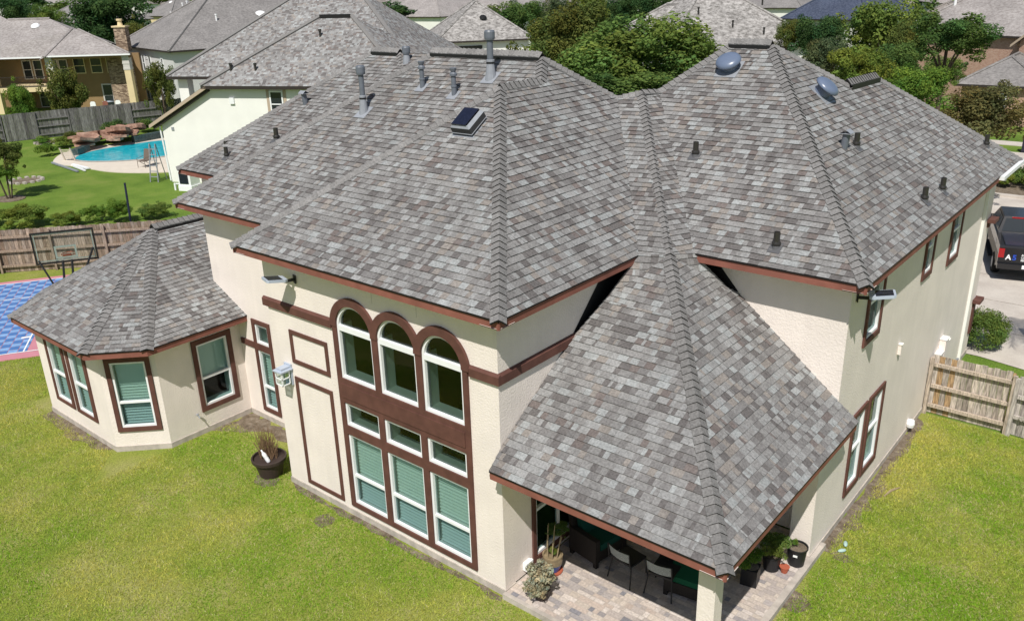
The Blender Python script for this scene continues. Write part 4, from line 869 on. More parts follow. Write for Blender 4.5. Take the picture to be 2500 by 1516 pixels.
# ------------------------------------------------------------------ neighbour's pool
pool = [(-54.3, 16.9), (-53.3, 16.3), (-52, 16.35), (-50.3, 17.4), (-49.2, 18.6), (-48.6, 20.2), (-49, 22.4), (-51, 24.6), (-55.0, 24.6), (-55.6, 22.3), (-55.6, 19), (-54.9, 17.6)]
deck = [(-54.3, 15.2), (-53, 14.75), (-51, 15.1), (-49, 15.35), (-47, 15.5), (-45, 16.3), (-43.4, 17.6), (-41, 20), (-42, 27), (-56.5, 27), (-57.6, 18.6), (-56.8, 16.9)]
def smooth_poly(p, k=4):
    p = [np.array(q, float) for q in p]
    for _ in range(k and 2):
        o = []
        for i in range(len(p)): a, b = p[i], p[(i+1) % len(p)]; o += [a*.75+b*.25, a*.25+b*.75]
        p = o
    return [tuple(q) for q in p]
mat('deck_stone', (.62, .55, .46), rough=.95, noise=.06, nscale=2, bump=.2, bscale=30)
struct(MB().prism(smooth_poly(deck), 0, .05).build('pool_deck', 'deck_stone'))
m = ramp_mat('pool_water', 1.6, [(.3, (.006, .33, .42)), (.55, (.015, .46, .56)), (.75, (.12, .62, .68))], rough=.12, mix=(7, .12), bump=.25, bscale=5, spec=.4)
struct(MB().prism(smooth_poly(pool), .05, .06).build('pool_water', 'pool_water'))
cp = smooth_poly(pool); m_ = MB()
for i in range(len(cp)):
    a, b = np.array(cp[i]), np.array(cp[(i+1) % len(cp)]); cc_ = np.array((-52, 20)); ea = (a-cc_)/np.linalg.norm(a-cc_)*.28; eb = (b-cc_)/np.linalg.norm(b-cc_)*.28
    m_.quad((*a, .072), (*b, .072), (*(b+eb), .072), (*(a+ea), .072)); m_.quad((*a, .072), (*b, .072), (*b, .0), (*a, .0))
struct(m_.build('pool_coping', 'slab'))
mat('tile_dark', (.05, .075, .075), rough=.35, noise=.5, nscale=9)
tag(MB().prism([(-55.9, 22.3), (-56.2, 24.8), (-56.7, 24.8), (-56.4, 22.2)], .0, .55).build('raised_wall', 'tile_dark'), 'dark tiled raised wall at the far end of the pool', 'wall')
tag(MB().prism([(-54.6, 17.2), (-55.7, 18.6), (-56.2, 18.4), (-55.0, 16.9)], .0, .5).build('raised_wall', 'tile_dark'), 'dark tiled raised wall left of the rock waterfall', 'wall')
rk = thing('rock_waterfall', 'pile of flat reddish brown rocks at the pool edge', 'rocks', (-57.5, 21, 0))
ramp_mat('rock_red', 1.2, [(.3, (.16, .085, .06)), (.5, (.34, .20, .145)), (.7, (.50, .35, .26))], mix=(6, .25), bump=.7, bscale=5)
for i in range(34):
    a = random.random(); y = -2.6+5.0*a; x = random.uniform(-1.5, 1.6); zc = .15+max(0, .75-.22*abs(x))*random.uniform(.5, 1.2); s_ = random.uniform(.4, .95); n = 7; pts = [(s_*random.uniform(.6, 1.1)*math.cos(6.28*k/n)*1.2, s_*random.uniform(.6, 1.1)*math.sin(6.28*k/n)) for k in range(n)]
    tx, ty = random.uniform(-.25, .35), random.uniform(-.25, .25); MB().prism(pts, 0, random.uniform(.14, .3), lambda q: (x+q[0], y+q[1], zc+q[2]+q[0]*tx+q[1]*ty)).build('rock', 'rock_red', rk)
for (x, y, r, h_, tint, lb) in ((-61.6, 23.6, 1.1, .75, 'deep', 'dark strappy plants against the grey fence, left clump'), (-60.6, 25.8, 1.0, .7, 'deep', 'dark strappy plants against the grey fence, right clump'), (-59.4, 18.3, .9, .5, 'yellow', 'yellow green grasses left of the rock waterfall'), (-60.6, 19.8, .9, .6, 'olive', 'tall yellowish grasses behind the rock waterfall'), (-56.9, 15.9, .8, .55, 'fresh', 'low round bush at the left tip of the pool deck'), (-62.3, 17.9, .7, .4, 'fresh', 'small grass clump before the grey fence')):
    shrub(x, y, 0, r, h_, tint, lb)
for i, (x, y) in enumerate(((-48.9, 11.2), (-62.8, 18.6))):
    t = MB()
    for k in range(14): a = 6.28*k/14; t.box((-.16, -.10, 0), (.16, .10, .12), lambda q: (.95*math.cos(a)+q[0], .95*math.sin(a)+q[1]*.8, q[2]))
    tg = thing('tree_ring', ('stone edged mulch ring on the green lawn', 'stone edged mulch ring by the grey fence')[i], 'tree ring', (x, y, 0)); t.build('stones', 'slab', tg); MB().prism([(.85*math.cos(6.28*k/16), .85*math.sin(6.28*k/16)) for k in range(16)], 0, .03).build('mulch', 'soil', tg)
t = thing('tree', 'multi stemmed young tree standing on the left lawn', 'tree', (-44.5, 8.5, 0)); m_ = MB()
for i in range(5): a = 1.25*i; m_ = MB(); m_.tube([(.12*math.cos(a), .12*math.sin(a), 0), (.35*math.cos(a), .35*math.sin(a), 1.2), (.8*math.cos(a), .8*math.sin(a), 2.6)], [.05, .04, .015], 6); m_.build('trunk', 'bark', t)
crown('crown', CL[0], t, (-.2, .1, 2.5), (1.5, 1.5, 1.35), GREEN['olive']); crown('crown', CB[0], t, (.5, -.1, 1.5), (.7, .7, .6), GREEN['fresh'])
MB().prism([(1.0*math.cos(6.28*k/16), .8*math.sin(6.28*k/16)) for k in range(16)], 0, .03).build('mulch', 'soil', t)
for (x, y, r, h_, tint, lb) in ((-36.9, 6.2, 1.5, .75, 'yellow', 'pale weedy growth behind the board fence at the left edge'), (-38.8, 4.9, 1.3, .6, 'olive', 'tall dry weeds at the far left behind the board fence'), (-35.2, 7.6, .9, .5, 'yellow', 'yellowish weeds just left of the blue sports pole'), (-33.8, 9.7, .9, .75, 'fresh', 'bright sapling behind the fence right of the sports pole'), (-33.0, 11.2, 1.0, .5, 'mid', 'low green bush at the fence corner by the house'), (-34.9, 8.9, .8, .55, 'fresh', 'small leafy sapling behind the fence beside the sports pole')):
    shrub(x, y, 0, r, h_, tint, lb, meshes=CL)
for i, (a, b, w_, m__) in enumerate((((-53.3, 14.75), (-48.6, 14.35), .14, 'metal_light'), ((-51.3, 15.25), (-48.9, 15.2), .22, 'white'), ((-50.6, 15.0), (-48.4, 14.75), .1, 'white'))):
    d = np.array(b)-np.array(a); L = np.linalg.norm(d); tag(MB().box((0, -w_/2, 0), (L, w_/2, .09)).build('lumber', m__, None, (*a, .05), False), ('long grey pipe lying on the grass at the deck edge', 'wide white board lying on the deck edge', 'narrow white board sticking out over the grass')[i], 'board').rotation_euler = (0, 0, math.atan2(d[1], d[0]))
# patio sling chair, rack, ladder, cart
mat('sling', (.14, .11, .09), rough=.8)
t = thing('sling_chair', 'brown sling chair standing alone on the pool deck', 'chair', (-46.2, 17.75, .05), R(20))
MB().box((-.28, -.3, .40), (.28, .25, .44)).build('seat', 'sling', t); MB().prism([(.25, .42), (.29, .42), (.50, 1.12), (.46, 1.12)], -.28, .28, lambda q: (q[2], q[0], q[1])).build('backrest', 'sling', t)
for sx_ in (-1, 1):
    MB().tube([(sx_*.3, -.32, 0), (sx_*.3, -.3, .62), (sx_*.3, .3, .66)], .018, 6).build('armrest', 'sling', t); MB().tube([(sx_*.28, .42, 0), (sx_*.28, -.2, .42)], .018, 6).build('leg', 'sling', t)
t = thing('wood_rack', 'small pale slatted wooden rack at the left end of the pool', 'rack', (-53.3, 16.0, .05), R(30))
for k in range(5): MB().box((-.4, -.03, .12+k*.15), (.4, .03, .18+k*.15), lambda q: (q[0], q[1]-q[2]*.35, q[2])).build('slat', 'deck_stone', t)
for sx_ in (-.4, .4): MB().box((sx_-.04, -.04, 0), (sx_+.04, .04, .9), lambda q: (q[0], q[1]-q[2]*.35, q[2])).build('leg', 'deck_stone', t)
t = thing('step_ladder', 'aluminium step ladder standing beside the white house corner', 'ladder', (-41.45, 16.0, 0), R(25))
for sx_ in (-1, 1):
    MB().tube([(sx_*.28, -.35, 0), (sx_*.2, .05, 2.3)], .035, 6).build('rail', 'metal_light', t); MB().tube([(sx_*.26, .55, 0), (sx_*.2, .1, 2.25)], .025, 6).build('rear_leg', 'metal_light', t)
for k in range(6): z = .3+k*.33; MB().box((-.26+.03*k*.3, -.36+.4*z/2.3, z), (.26-.03*k*.3, -.25+.4*z/2.3, z+.03)).build('step', 'metal_light', t)
t = thing('pool_heater', 'white wheeled equipment box with dark front by the white house', 'equipment', (-37.5, 15.85, 0), R(20))
MB().prism([(-.45, .3), (.45, .3), (.45, 1.25), (-.35, 1.25)], -.4, .4, lambda q: (q[0], -q[2], q[1])).build('case', 'white', t); MB().box((-.32, -.425, .42), (.3, -.402, 1.1)).build('front_panel', 'solar', t); MB().box((-.75, -.35, .35), (-.45, -.3, .42)).build('handle', 'white', t); MB().box((-.8, -.4, 0), (-.7, -.3, .42)).build('leg', 'white', t); MB().box((-.45, -.45, .0), (.5, .45, .3)).build('base', 'white', t)
for i, (x, y, c, lb) in enumerate(((-77.9, 29.7, 'white', 'white plastic garden chair at the left of three by the tan house'), (-77.2, 30.6, 'fascia', 'plastic garden chair with a red cushion by the tan house'), (-76.6, 31.6, 'white', 'white plastic garden chair nearest the stone column'))):
    t = thing('garden_chair', lb, 'chair', (x, y, 0), R(40+180), 'garden chairs by the tan house'); MB().box((-.27, -.27, .42), (.27, .27, .47)).build('seat', 'white', t); MB().prism([(-.28, .45), (.28, .45), (.26, .85), (.15, .98), (-.15, .98), (-.26, .85)], .24, .29, lambda q: (q[0], q[2], q[1])).build('backrest', c, t)
    for a in (-1, 1):
        for b in (-1, 1): MB().box((a*.24-.03, b*.24-.03, 0), (a*.24+.03, b*.24+.03, .42)).build('leg', 'white', t)
tag(MB().prism([(-.5, -.35), (.5, -.35), (.5, .35), (-.5, .35)], .72, .76).build('table_top', 'panel_grey', None, (-78.3, 31.3, 0)), 'pale grey patio table top beside the garden chairs', 'table').name = 'garden_table'

# ------------------------------------------------------------------ basketball hoop and sports pole
hc = np.array((-20.6, 1.56)); t = thing('basketball_hoop', 'basketball hoop with clear backboard and dark strut frame', 'basketball hoop', (*hc, 0), math.atan2(.85, .53)); # local x along the board, -y towards the house
f = MB(); ring(f, lambda q: (q[0], q[1], q[2]), -.97, .97, 2.48, 3.58, .05, -.03, .03); bo = f.build('backboard', 'black', t); MB().quad((-.93, 0, 2.52), (.93, 0, 2.52), (.93, 0, 3.54), (-.93, 0, 3.54)).build('pane', 'glass_clear', bo)
f = MB(); ring(f, lambda q: (q[0], q[1]+.02, q[2]), -.90, .90, 2.56, 3.52, .035, -.012, -.005); ring(f, lambda q: (q[0], q[1]+.02, q[2]), -.34, .34, 2.62, 3.06, .06, -.012, -.005); f.build('marking', 'sill', bo)
mat('orange', (.55, .14, .07), rough=.5); f = MB(); f.tube([(.23*math.cos(a), .40+.23*math.sin(a), 2.66) for a in np.linspace(0, 6.28, 22)], .014, 6); f.box((-.12, .02, 2.6), (.12, .2, 2.72)); f.build('rim', 'orange', t)
for sx_ in (-1, 1):
    MB().tube([(sx_*.86, -.04, 2.62 if sx_ < 0 else 2.9), (sx_*.12, -1.15, 1.35)], .035, 6).build('strut', 'black', t); MB().tube([(sx_*.14, -.05, 2.55), (sx_*.14, -1.1, 1.3)], .04, 6).build('arm', 'black', t)
MB().box((-.16, -1.3, 0), (.16, -1.05, 1.7)).build('pole', 'black', t); MB().box((-.5, -1.8, .03), (.5, -.7, .25)).build('base', 'black', t); MB().tube([(-.14, -.5, 1.95), (.14, -.5, 1.95)], .03, 6).build('crossbar', 'black', t)
bp_ = at(242, 640, .0); tag(MB().tube([(0, 0, 0), (-.12, .1, 1.9), (-.42, .30, 3.3)], [.05, .05, .045], 8).build('sports_pole', 'solar', None, (-26.9, 6.9, 0)), 'tall dark blue pole leaning at the fence beside the backboard', 'pole')

# ------------------------------------------------------------------ fixtures on the house walls
def flood(label, o, out, along, flip=1):
    o = np.array(o, float); out = np.array((*out, 0.)); al = np.array((*along, 0.)); t = thing('solar_floodlight', label, 'floodlight', o); T = lambda q: al*q[0]+out*q[1]+np.array((0, 0, q[2]))
    MB().box((-.06, 0, -.09), (.06, .02, .09), T).build('wall_plate', 'black', t); MB().box((-.03, .02, -.03), (.03, .22, .02), T).build('bracket', 'black', t); p = lambda q: T((q[0], .2+q[1], .02+q[2]+.16*q[1]))
    b = MB().prism([(-.14, 0), (.14, 0), (.18, .06), (.18, .40), (.15, .44), (-.15, .44), (-.18, .40), (-.18, .06)], 0, .055, p).build('lamp_body', 'panel_grey', t)
    m_ = MB(); m_.box((-.15, .10, .056), (-.01, .40, .062), p); m_.build('solar_cell', 'solar', b); MB().box((.01, .10, .056), (.15, .40, .062), p).build('solar_cell', 'solar', b)
flood('solar floodlight under the eave left of the arched windows', (-5.50, -.004, 5.33), (-.28, -.96), (.96, -.28)); flood('solar floodlight at the right corner above the upper side window', (4.153, 5.42, 5.36), (.93, .36), (-.36, .93))
t = thing('wall_lantern', 'grey framed box lantern beside the narrow window', 'lantern', (-6.14, -.004, 3.0)); MB().box((-.12, -.04, -.26), (.12, 0, .24)).build('wall_plate', 'panel_grey', t); m_ = MB()
for x in (-.12, .10):
    for y in (-.30, -.10): m_.box((x, y, -.2), (x+.02, y+.02, .12))
for z in (-.2, -.05, .10): m_.box((-.12, -.30, z), (.12, -.28, z+.02)); m_.box((-.12, -.28, z), (-.10, -.08, z+.02)); m_.box((.10, -.28, z), (.12, -.08, z+.02))
m_.build('frame', 'white', t); MB().prism([(-.15, -.33), (.15, -.33), (.15, 0), (-.15, 0)], .12, .15).build('hood', 'panel_grey', t); MB().box((-.09, -.27, .15), (.09, -.04, .2)).build('cap', 'panel_grey', t); MB().box((-.10, -.28, -.18), (.10, -.08, .1)).build('pane', 'glass_clear', t)
mc = np.array((*B1, 0))+dg*dL*.5-dinn*.05; t = thing('security_camera', 'small white security camera over the middle bay window', 'camera', (*mc[:2], 2.72)); MB().lathe([(.05, 0), (.06, .05), (.03, .08)], 10).build('mount', 'white', t); MB().box((-.04, -.16, -.05), (.04, .02, .02)).build('camera_body', 'white', t)
t = thing('tap', 'small hose tap on the shaded bay wall', 'tap', (-10.425, -.12, .62)); MB().tube([(0, 0, 0), (.10, 0, 0), (.14, 0, -.06)], .018, 8).build('spout', 'metal_light', t); MB().lathe([(.03, -.0), (.03, .02)], 8, lambda p: (.08+p[0], p[1], .03+p[2])).build('handle', 'metal_light', t)
for lb, y, z, w_, h_, d_ in (('small white vent cover high on the right side wall', 8.93, 3.05, .10, .24, .07), ('white meter cabinet on the right side wall above the fence', 13.2, 1.60, .30, .48, .16), ('lower white utility box beside the meter cabinet', 12.85, 1.35, .34, .40, .15), ('small white cover right of the meter cabinet', 13.75, 1.5, .16, .22, .10)):
    t = thing('wall_box', lb, 'utility box', (4.155, y, z)); MB().box((0, -w_/2, -h_/2), (d_, w_/2, h_/2)).build('box', 'stucco', t); MB().box((-.0, -w_/2-.015, h_/2), (d_+.02, w_/2+.015, h_/2+.02)).build('lid', 'stucco_white', t)
t = thing('gas_meter', 'round pale gas meter with pipe at the fence end', 'meter', (4.35, 13.6, .95)); MB().lathe([(.10, -.1), (.15, -.05), (.15, .08), (.09, .12)], 14).build('meter_body', 'stucco_white', t); MB().tube([(.15, .35, -.95), (.15, .35, .1), (.15, .15, .12)], .03, 8).build('pipe', 'metal_light', t)
t = thing('tap_cover', 'white insulated tap cover low on the right wall', 'tap cover', (4.22, 10.95, .28)); MB().lathe([(.02, .12), (.09, .09), (.11, 0), (.09, -.09), (.02, -.11)], 12).build('cover', 'white', t); MB().box((-.07, -.05, -.05), (.0, .05, .05)).build('collar', 'white', t)
t = thing('outlet_box', 'white outlet box low on the porch wall behind the silver plant', 'outlet', (.004, .62, .36)); MB().box((0, -.10, -.07), (.10, .10, .10)).build('box', 'white', t); MB().box((.0, .11, -.03), (.05, .17, .05)).build('plug', 'white', t)

mat('clog_mint', (.36, .50, .46), rough=.6)
# ------------------------------------------------------------------ pots and plants
mat('pot_dark', (.05, .035, .03), rough=.5); mat('pot_black', (.018, .018, .02), rough=.45); mat('glaze_blue', (.02, .08, .28), rough=.2, noise=.3, nscale=7, spec=.6); mat('glaze_tan', (.26, .20, .12), rough=.3, noise=.3, nscale=8); mat('terracotta', (.42, .11, .06), rough=.7); mat('stalk', (.32, .25, .15), rough=.9); mat('dead', (.20, .125, .07), rough=.95)
t = thing('plant_pot', 'big dark brown pot with a dead bush and a bottle in it', 'plant pot', (-7.30, -.12, 0)); MB().lathe([(.25, 0), (.27, .03), (.36, .40), (.41, .42), (.42, .50), (.38, .51), (.37, .44)], 24).build('pot', 'pot_dark', t); MB().lathe([(.36, .40), (.01, .42)], 16).build('soil', 'soil', t); m_ = MB()
for i in range(150):
    a = random.uniform(0, 6.28); r = random.uniform(0, .28); x, y = -.08+r*math.cos(a), .05+r*math.sin(a)*.8; h_ = random.uniform(.25, .75); dx, dy = random.uniform(-.38, .12), random.uniform(-.1, .28); m_.tube([(x, y, .42), (x+dx*.5, y+dy*.5, .42+h_*.6), (x+dx, y+dy, .42+h_)], [.006, .005, .003], 3, caps=False)
m_.build('dead_bush', 'dead', t); bt = tag(MB().lathe([(.035, 0), (.042, .02), (.042, .10), (.038, .12), (.042, .14), (.042, .2), (.015, .26), (.015, .3)], 12).build('bottle', 'white', None, (-7.16, -.22, .44), True), 'clear white plastic bottle stuck in the dead bush pot', 'bottle'); bt.rotation_euler = (.25, -.35, 0); bt.scale = (1.2, 1.2, 1.2)
t = thing('flower_pot', 'blue and tan glazed pot with bare stalks on a red saucer', 'plant pot', (.36, 1.02, .134)); MB().lathe([(.19, 0), (.20, .035), (.17, .03)], 20).build('saucer', 'terracotta', t); p_ = MB().lathe([(.12, .02), (.15, .10), (.185, .21)], 24).build('pot', 'glaze_blue', t); MB().lathe([(.186, .21), (.198, .30), (.20, .36), (.205, .37), (.205, .40), (.18, .40), (.175, .34), (.01, .345)], 24).build('rim', 'glaze_tan', p_)
for i in range(6):
    a = i*1.05; x, y = .1*math.cos(a), .1*math.sin(a); MB().tube([(x, y, .33), (x*1.3, y*1.3+.02, .6), (x*1.6+.03, y*1.4+.05, .85+.06*i)], [.014, .011, .006], 6).build('stalk', 'stalk', t)
crown('leaves', CB[1], t, (0, 0, .46), (.10, .10, .09), GREEN['yellow']); crown('leaves', CL[1], t, (.05, .1, .95), (.26, .26, .16), GREEN['deep'])
t = thing('potted_shrub', 'silvery green bushy plant at the patio front corner', 'plant', (.66, .28, .134)); MB().lathe([(.13, 0), (.16, .2), (.17, .22)], 16).build('pot', 'pot_dark', t); SV = crown_mesh('silver_leaves', 91, 1500, .17, 34, .9, .4, .36); crown('foliage', SV, t, (0, .0, .44), (.33, .33, .40), (.42, .39, .27)); crown('foliage', SV, t, (-.05, -.12, .25), (.32, .28, .20), (.34, .31, .20))
def potted(name, label, x, y, r, h_, sq=False, fr=0, col='fresh', tag_=False):
    t = thing(name, label, 'plant pot', (x, y, .134), R(10)); m_ = MB()
    if sq: m_.prism([(-r*.8, -r*.8), (r*.8, -r*.8), (r*.8, r*.8), (-r*.8, r*.8)], 0, h_)
    else: m_.lathe([(r*.78, 0), (r*.95, h_*.92), (r*1.04, h_*.93), (r*1.04, h_), (r*.95, h_), (r*.93, h_*.9)], 20)
    m_.build('pot', 'pot_black', t); MB().lathe([(r*(.75 if sq else .93), h_*.9+(.12*h_ if sq else 0)), (.01, h_*.92+(.12*h_ if sq else 0))], 16).build('soil', 'soil', t)
    if fr: crown('foliage', CB[0], t, (0, 0, h_+fr*.6), (fr, fr, fr*.75), GREEN[col])
    if tag_: MB().box((-.035, -r*.97-.006, h_*.66), (.045, -r*.93, h_*.76)).build('tag', 'white', t)
    return t
potted('square_pot', 'square black pot with a feathery green plant under the porch', 3.55, 3.05, .19, .36, True, .30)
potted('round_pot', 'round black pot with a fern behind the square pot', 3.70, 3.68, .19, .34, False, .36, 'mid')
t = potted('nursery_pot', 'black nursery pot with soil and a tiny sprout at the wall corner', 4.02, 4.12, .20, .40, False, 0, tag_=True); crown('sprout', CB[1], t, (-.06, .0, .47), (.08, .08, .08), GREEN['fresh'])
tag(MB().lathe([(.06, 0), (.09, .12), (.1, .13)], 12).build('red_pot', 'terracotta', None, (3.95, 3.72, .134)), 'small red pot beside the round fern pot', 'plant pot')
shrub(4.42, 17.75, -.05, .82, .76, 'mid', 'clipped round green shrub behind the right fence', meshes=[crown_mesh('clipped_leaves', 77, 16000, .06, 150, .95, .55, .26, 0)])
for i, (x, y, r, tint) in enumerate(((.2, 42.6, 1.0, 'deep'), (1.6, 42.2, .9, 'mid'), (-1.2, 42.9, .9, 'deep'), (.6, 41.2, .7, 'yellow'), (2.0, 40.9, .7, 'yellow'))): shrub(x, y, 0, r, r*.7, tint, ('dark low bush in the front bed at the right edge', 'green bush right of the dark bush in the front bed', 'dark bush left in the front bed by the gutter', 'yellowish border plant before the dark bush', 'yellowish border plant at the right edge of the bed')[i])
for i, (x, y, rz) in enumerate(((4.43, 5.42, 1.9), (4.45, 5.16, .9))):
    o = tag(MB().lathe([(.02, 0), (.10, .01), (.12, .03), (.11, .06), (.07, .085), (.01, .09)], 14).build('clog', 'clog_mint', None, (x+.12, y, .03), True), ('pale mint garden clog lying further from the patio', 'pale mint garden clog lying nearer the patio')[i], 'shoe'); o.scale = (.8, .36, .6); o.rotation_euler = (0, 0, rz); o.color = (1, 1, 1, 1)
tag(MB().tube([(0, 0, .03), (.06, .3, .05), (.18, .6, .03)], [.012, .03, .008], 5).build('dry_streak', 'stalk', None, (4.62, 7.65, 0)), 'pale dry streak in the grass right of the house', 'leaf')  # thin tube standing in for a dry streak in the lawn

# ------------------------------------------------------------------ porch furniture
mat('wicker', (.02, .016, .014), rough=.7, noise=.3, nscale=40); mat('cushion', (.006, .085, .04), rough=.9); mat('cushion_teal', (.005, .06, .045), rough=.9); mat('mesh_grey', (.30, .32, .32), rough=.8, noise=.4, nscale=60)
def armchair(label, x, y, rz, cu, wd=.78):
    t = thing('armchair', label, 'armchair', (x, y, .134), rz); h = wd/2
    MB().box((-h, -.36, .12), (h, .36, .36)).build('seat_base', 'wicker', t); MB().box((-h+.1, -.37, .36), (h-.1, .28, .50)).build('seat_cushion', cu, t); MB().prism([(.24, .3), (.36, .3), (.46, .92), (.36, .92)], -h, h, lambda q: (q[2], q[0], q[1])).build('backrest', 'wicker', t); MB().prism([(.10, .5), (.24, .5), (.36, .98), (.22, .98)], -h+.1, h-.1, lambda q: (q[2], q[0], q[1])).build('back_cushion', cu, t)
    for s_ in (-1, 1): MB().box((s_*h-.06, -.38, .12), (s_*h+.06, .36, .64)).build('armrest', 'wicker', t)
    for a in (-1, 1):
        for b in (-1, 1): MB().box((a*h-.04, b*.33-.04, 0), (a*h+.04, b*.33+.04, .13)).build('leg', 'wicker', t)
armchair('dark wicker armchair with teal cushions near the porch window', .72, 2.05, R(80), 'cushion_teal'); armchair('dark wicker armchair with teal cushions further back under the porch', .70, 3.25, R(80), 'cushion_teal')
t = thing('ottoman', 'dark wicker footstool with a green cushion behind the porch post', 'ottoman', (2.78, 2.12, .134), R(8)); MB().box((-.42, -.32, .10), (.42, .32, .34)).build('base', 'wicker', t); MB().prism([(-.40, -.3), (.40, -.3), (.40, .3), (-.40, .3)], .34, .46).build('cushion', 'cushion', t)
for a in (-1, 1):
    for b in (-1, 1): MB().box((a*.38-.04, b*.28-.04, 0), (a*.38+.04, b*.28+.04, .12)).build('leg', 'wicker', t)
def dining(label, x, y, rz):
    t = thing('dining_chair', label, 'chair', (x, y, .134), rz, 'metal dining chairs under the porch'); MB().box((-.24, -.22, .43), (.24, .24, .47)).build('seat', 'pot_black', t); m_ = MB()
    for k in range(6):
        a0, a1 = -.24+.08*k, -.16+.08*k; y0, y1 = -.24-.05*math.cos(a0*6), -.24-.05*math.cos(a1*6); m_.quad((a0, y0, .55), (a1, y1, .55), (a1, y1-.06, .78), (a0, y0-.06, .78))
    m_.build('backrest', 'mesh_grey', t); MB().tube([(-.26, -.27, .46), (-.26, -.31, .80), (0, -.37, .83), (.26, -.31, .80), (.26, -.27, .46)], .014, 6).build('back_frame', 'pot_black', t)
    for a in (-1, 1):
        for b in (-1, 1): MB().tube([(a*.23, b*.2, .44), (a*.28, b*.27-.02, 0)], .014, 6).build('leg', 'pot_black', t)
dining('metal dining chair with grey mesh back, left of two', 1.62, 1.78, R(-8)); dining('metal dining chair with grey mesh back, right of two', 2.36, 1.86, R(6))
t = thing('dining_table', 'dark round table deep under the porch roof', 'table', (2.05, 2.75, .134)); MB().lathe([(.62, .70), (.62, .73)], 28).build('table_top', 'pot_black', t); MB().lathe([(.28, 0), (.05, .05), (.05, .7)], 14).build('pedestal', 'pot_black', t)

# ------------------------------------------------------------------ pickup, bin, street lamp
mat('paint_black', (.012, .012, .014), rough=.18, spec=.6); mat('lamp_red', (.35, .01, .012), rough=.2, spec=.6); mat('rubber', (.012, .012, .012), rough=.9); mat('chrome', (.5, .5, .5), rough=.2, metal=1); mat('blue_mark', (.03, .08, .45), rough=.5); mat('grime', (.16, .14, .11), rough=.5, noise=.3, nscale=4)
pk = thing('pickup_truck', 'black pickup with white lettering on its tailgate parked on the driveway', 'pickup', (4.32, 24.85, .02), R(15.5)); YZ = lambda q: (q[2], q[0], q[1])
MB().prism([(.0, .62), (.02, 1.30), (.08, 1.36), (1.85, 1.38), (4.2, 1.34), (5.6, 1.20), (5.78, 1.0), (5.78, .5), (5.2, .42), (.5, .45)], -.98, .98, YZ).build('body', 'paint_black', pk)
def frust(y0, y1, z0, ya, yb, z1, w0, w1): return [(-w0, y0, z0), (w0, y0, z0), (w0, y1, z0), (-w0, y1, z0), (-w1, ya, z1), (w1, ya, z1), (w1, yb, z1), (-w1, yb, z1)]
q = frust(1.85, 4.5, 1.36, 2.15, 3.75, 1.96, .93, .76); m_ = MB()
for f in ((4,5,6,7),(0,1,5,4),(1,2,6,5),(2,3,7,6),(3,0,4,7)): m_.quad(*[q[i] for i in f])
m_.build('cab', 'paint_black', pk)
lp = lambda a, b, t_: tuple(np.array(a)*(1-t_)+np.array(b)*t_)
def inset(p, u0, u1, v0, v1, o=(0, 0, 0)): return [tuple(np.array(lp(lp(p[0], p[1], u), lp(p[3], p[2], u), v))+np.array(o)) for u, v in ((u0, v0), (u1, v0), (u1, v1), (u0, v1))]
MB().quad(*inset([q[0], q[1], q[5], q[4]], .06, .94, .12, .88, (0, -.012, .006))).build('rear_window', 'dark_glass', pk)
for a, b in ((.06, .42), (.46, .86)): MB().quad(*inset([q[3], q[0], q[4], q[7]], 1-b, 1-a, .12, .86, (-.012, 0, .004))).build('side_window', 'dark_glass', pk)
MB().box((-.80, .10, 1.362), (.80, 1.8, 1.40)).build('bed_cover', 'solar', pk); MB().box((-.98, -.14, .52), (.98, .04, .72)).build('bumper', 'paint_black', pk); MB().box((-.18, -.15, .58), (.18, -.142, .72)).build('number_plate', 'white', pk)
MB().box((-.985, .3, .62), (-.98, 5.0, 1.0)).build('rocker_panel', 'grime', pk); MB().box((-1.12, 1.9, .38), (-.96, 4.2, .44)).build('running_board', 'rubber', pk)
for s_ in (-1, 1):
    MB().box((min(s_*.80, s_*.99), -.012, .92), (max(s_*.80, s_*.99), .06, 1.26)).build('tail_light', 'lamp_red', pk); MB().box((min(s_*.99, s_*1.22), 4.2, 1.3), (max(s_*.99, s_*1.22), 4.3, 1.5)).build('mirror', 'paint_black', pk)
    for y in (1.15, 4.75):
        w_ = MB().lathe([(.2, -.14), (.36, -.14), (.40, -.08), (.40, .08), (.36, .14), (.2, .14)], 20, lambda p: (s_*.88+p[2], y+p[0], .40+p[1])).build('wheel', 'rubber', pk); MB().lathe([(.22, -.145), (.05, -.12), (.02, .145)], 12, lambda p: (s_*.88+p[2]*s_*-1, y+p[0], .40+p[1])).build('rim', 'metal_light', w_)
MB().box((-.5, 2.1, 1.9), (.5, 2.14, 1.95)).build('brake_light', 'lamp_red', pk)
def text(s_, size, name, m__, parent, T, bold=0):
    cu = bpy.data.curves.new('t', 'FONT'); cu.body = s_; cu.size = size; cu.offset = bold; to = bpy.data.objects.new('t', cu); C.objects.link(to); me = bpy.data.meshes.new_from_object(to.evaluated_get(bpy.context.evaluated_depsgraph_get()))
    bpy.data.objects.remove(to); me.name = name; me.transform(Matrix.Identity(4))
    for v in me.vertices: v.co = Vector(T((v.co.x, v.co.y)))
    o = bpy.data.objects.new(name, me); C.objects.link(o); me.materials.clear(); me.materials.append(M[m__]); o.parent = parent; return o
gate_ = lambda x0, z0: (lambda p: (x0+p[0], -.016, z0+p[1]))
text('281-3', .17, 'lettering', 'white', pk, gate_(-.15, 1.16), .004); text('ACS', .10, 'lettering', 'white', pk, gate_(-.24, 1.03), .003); text('CONT', .10, 'lettering', 'white', pk, gate_(-.24, .93), .003); text('SERVICES', .10, 'lettering', 'white', pk, gate_(-.24, .83), .003)
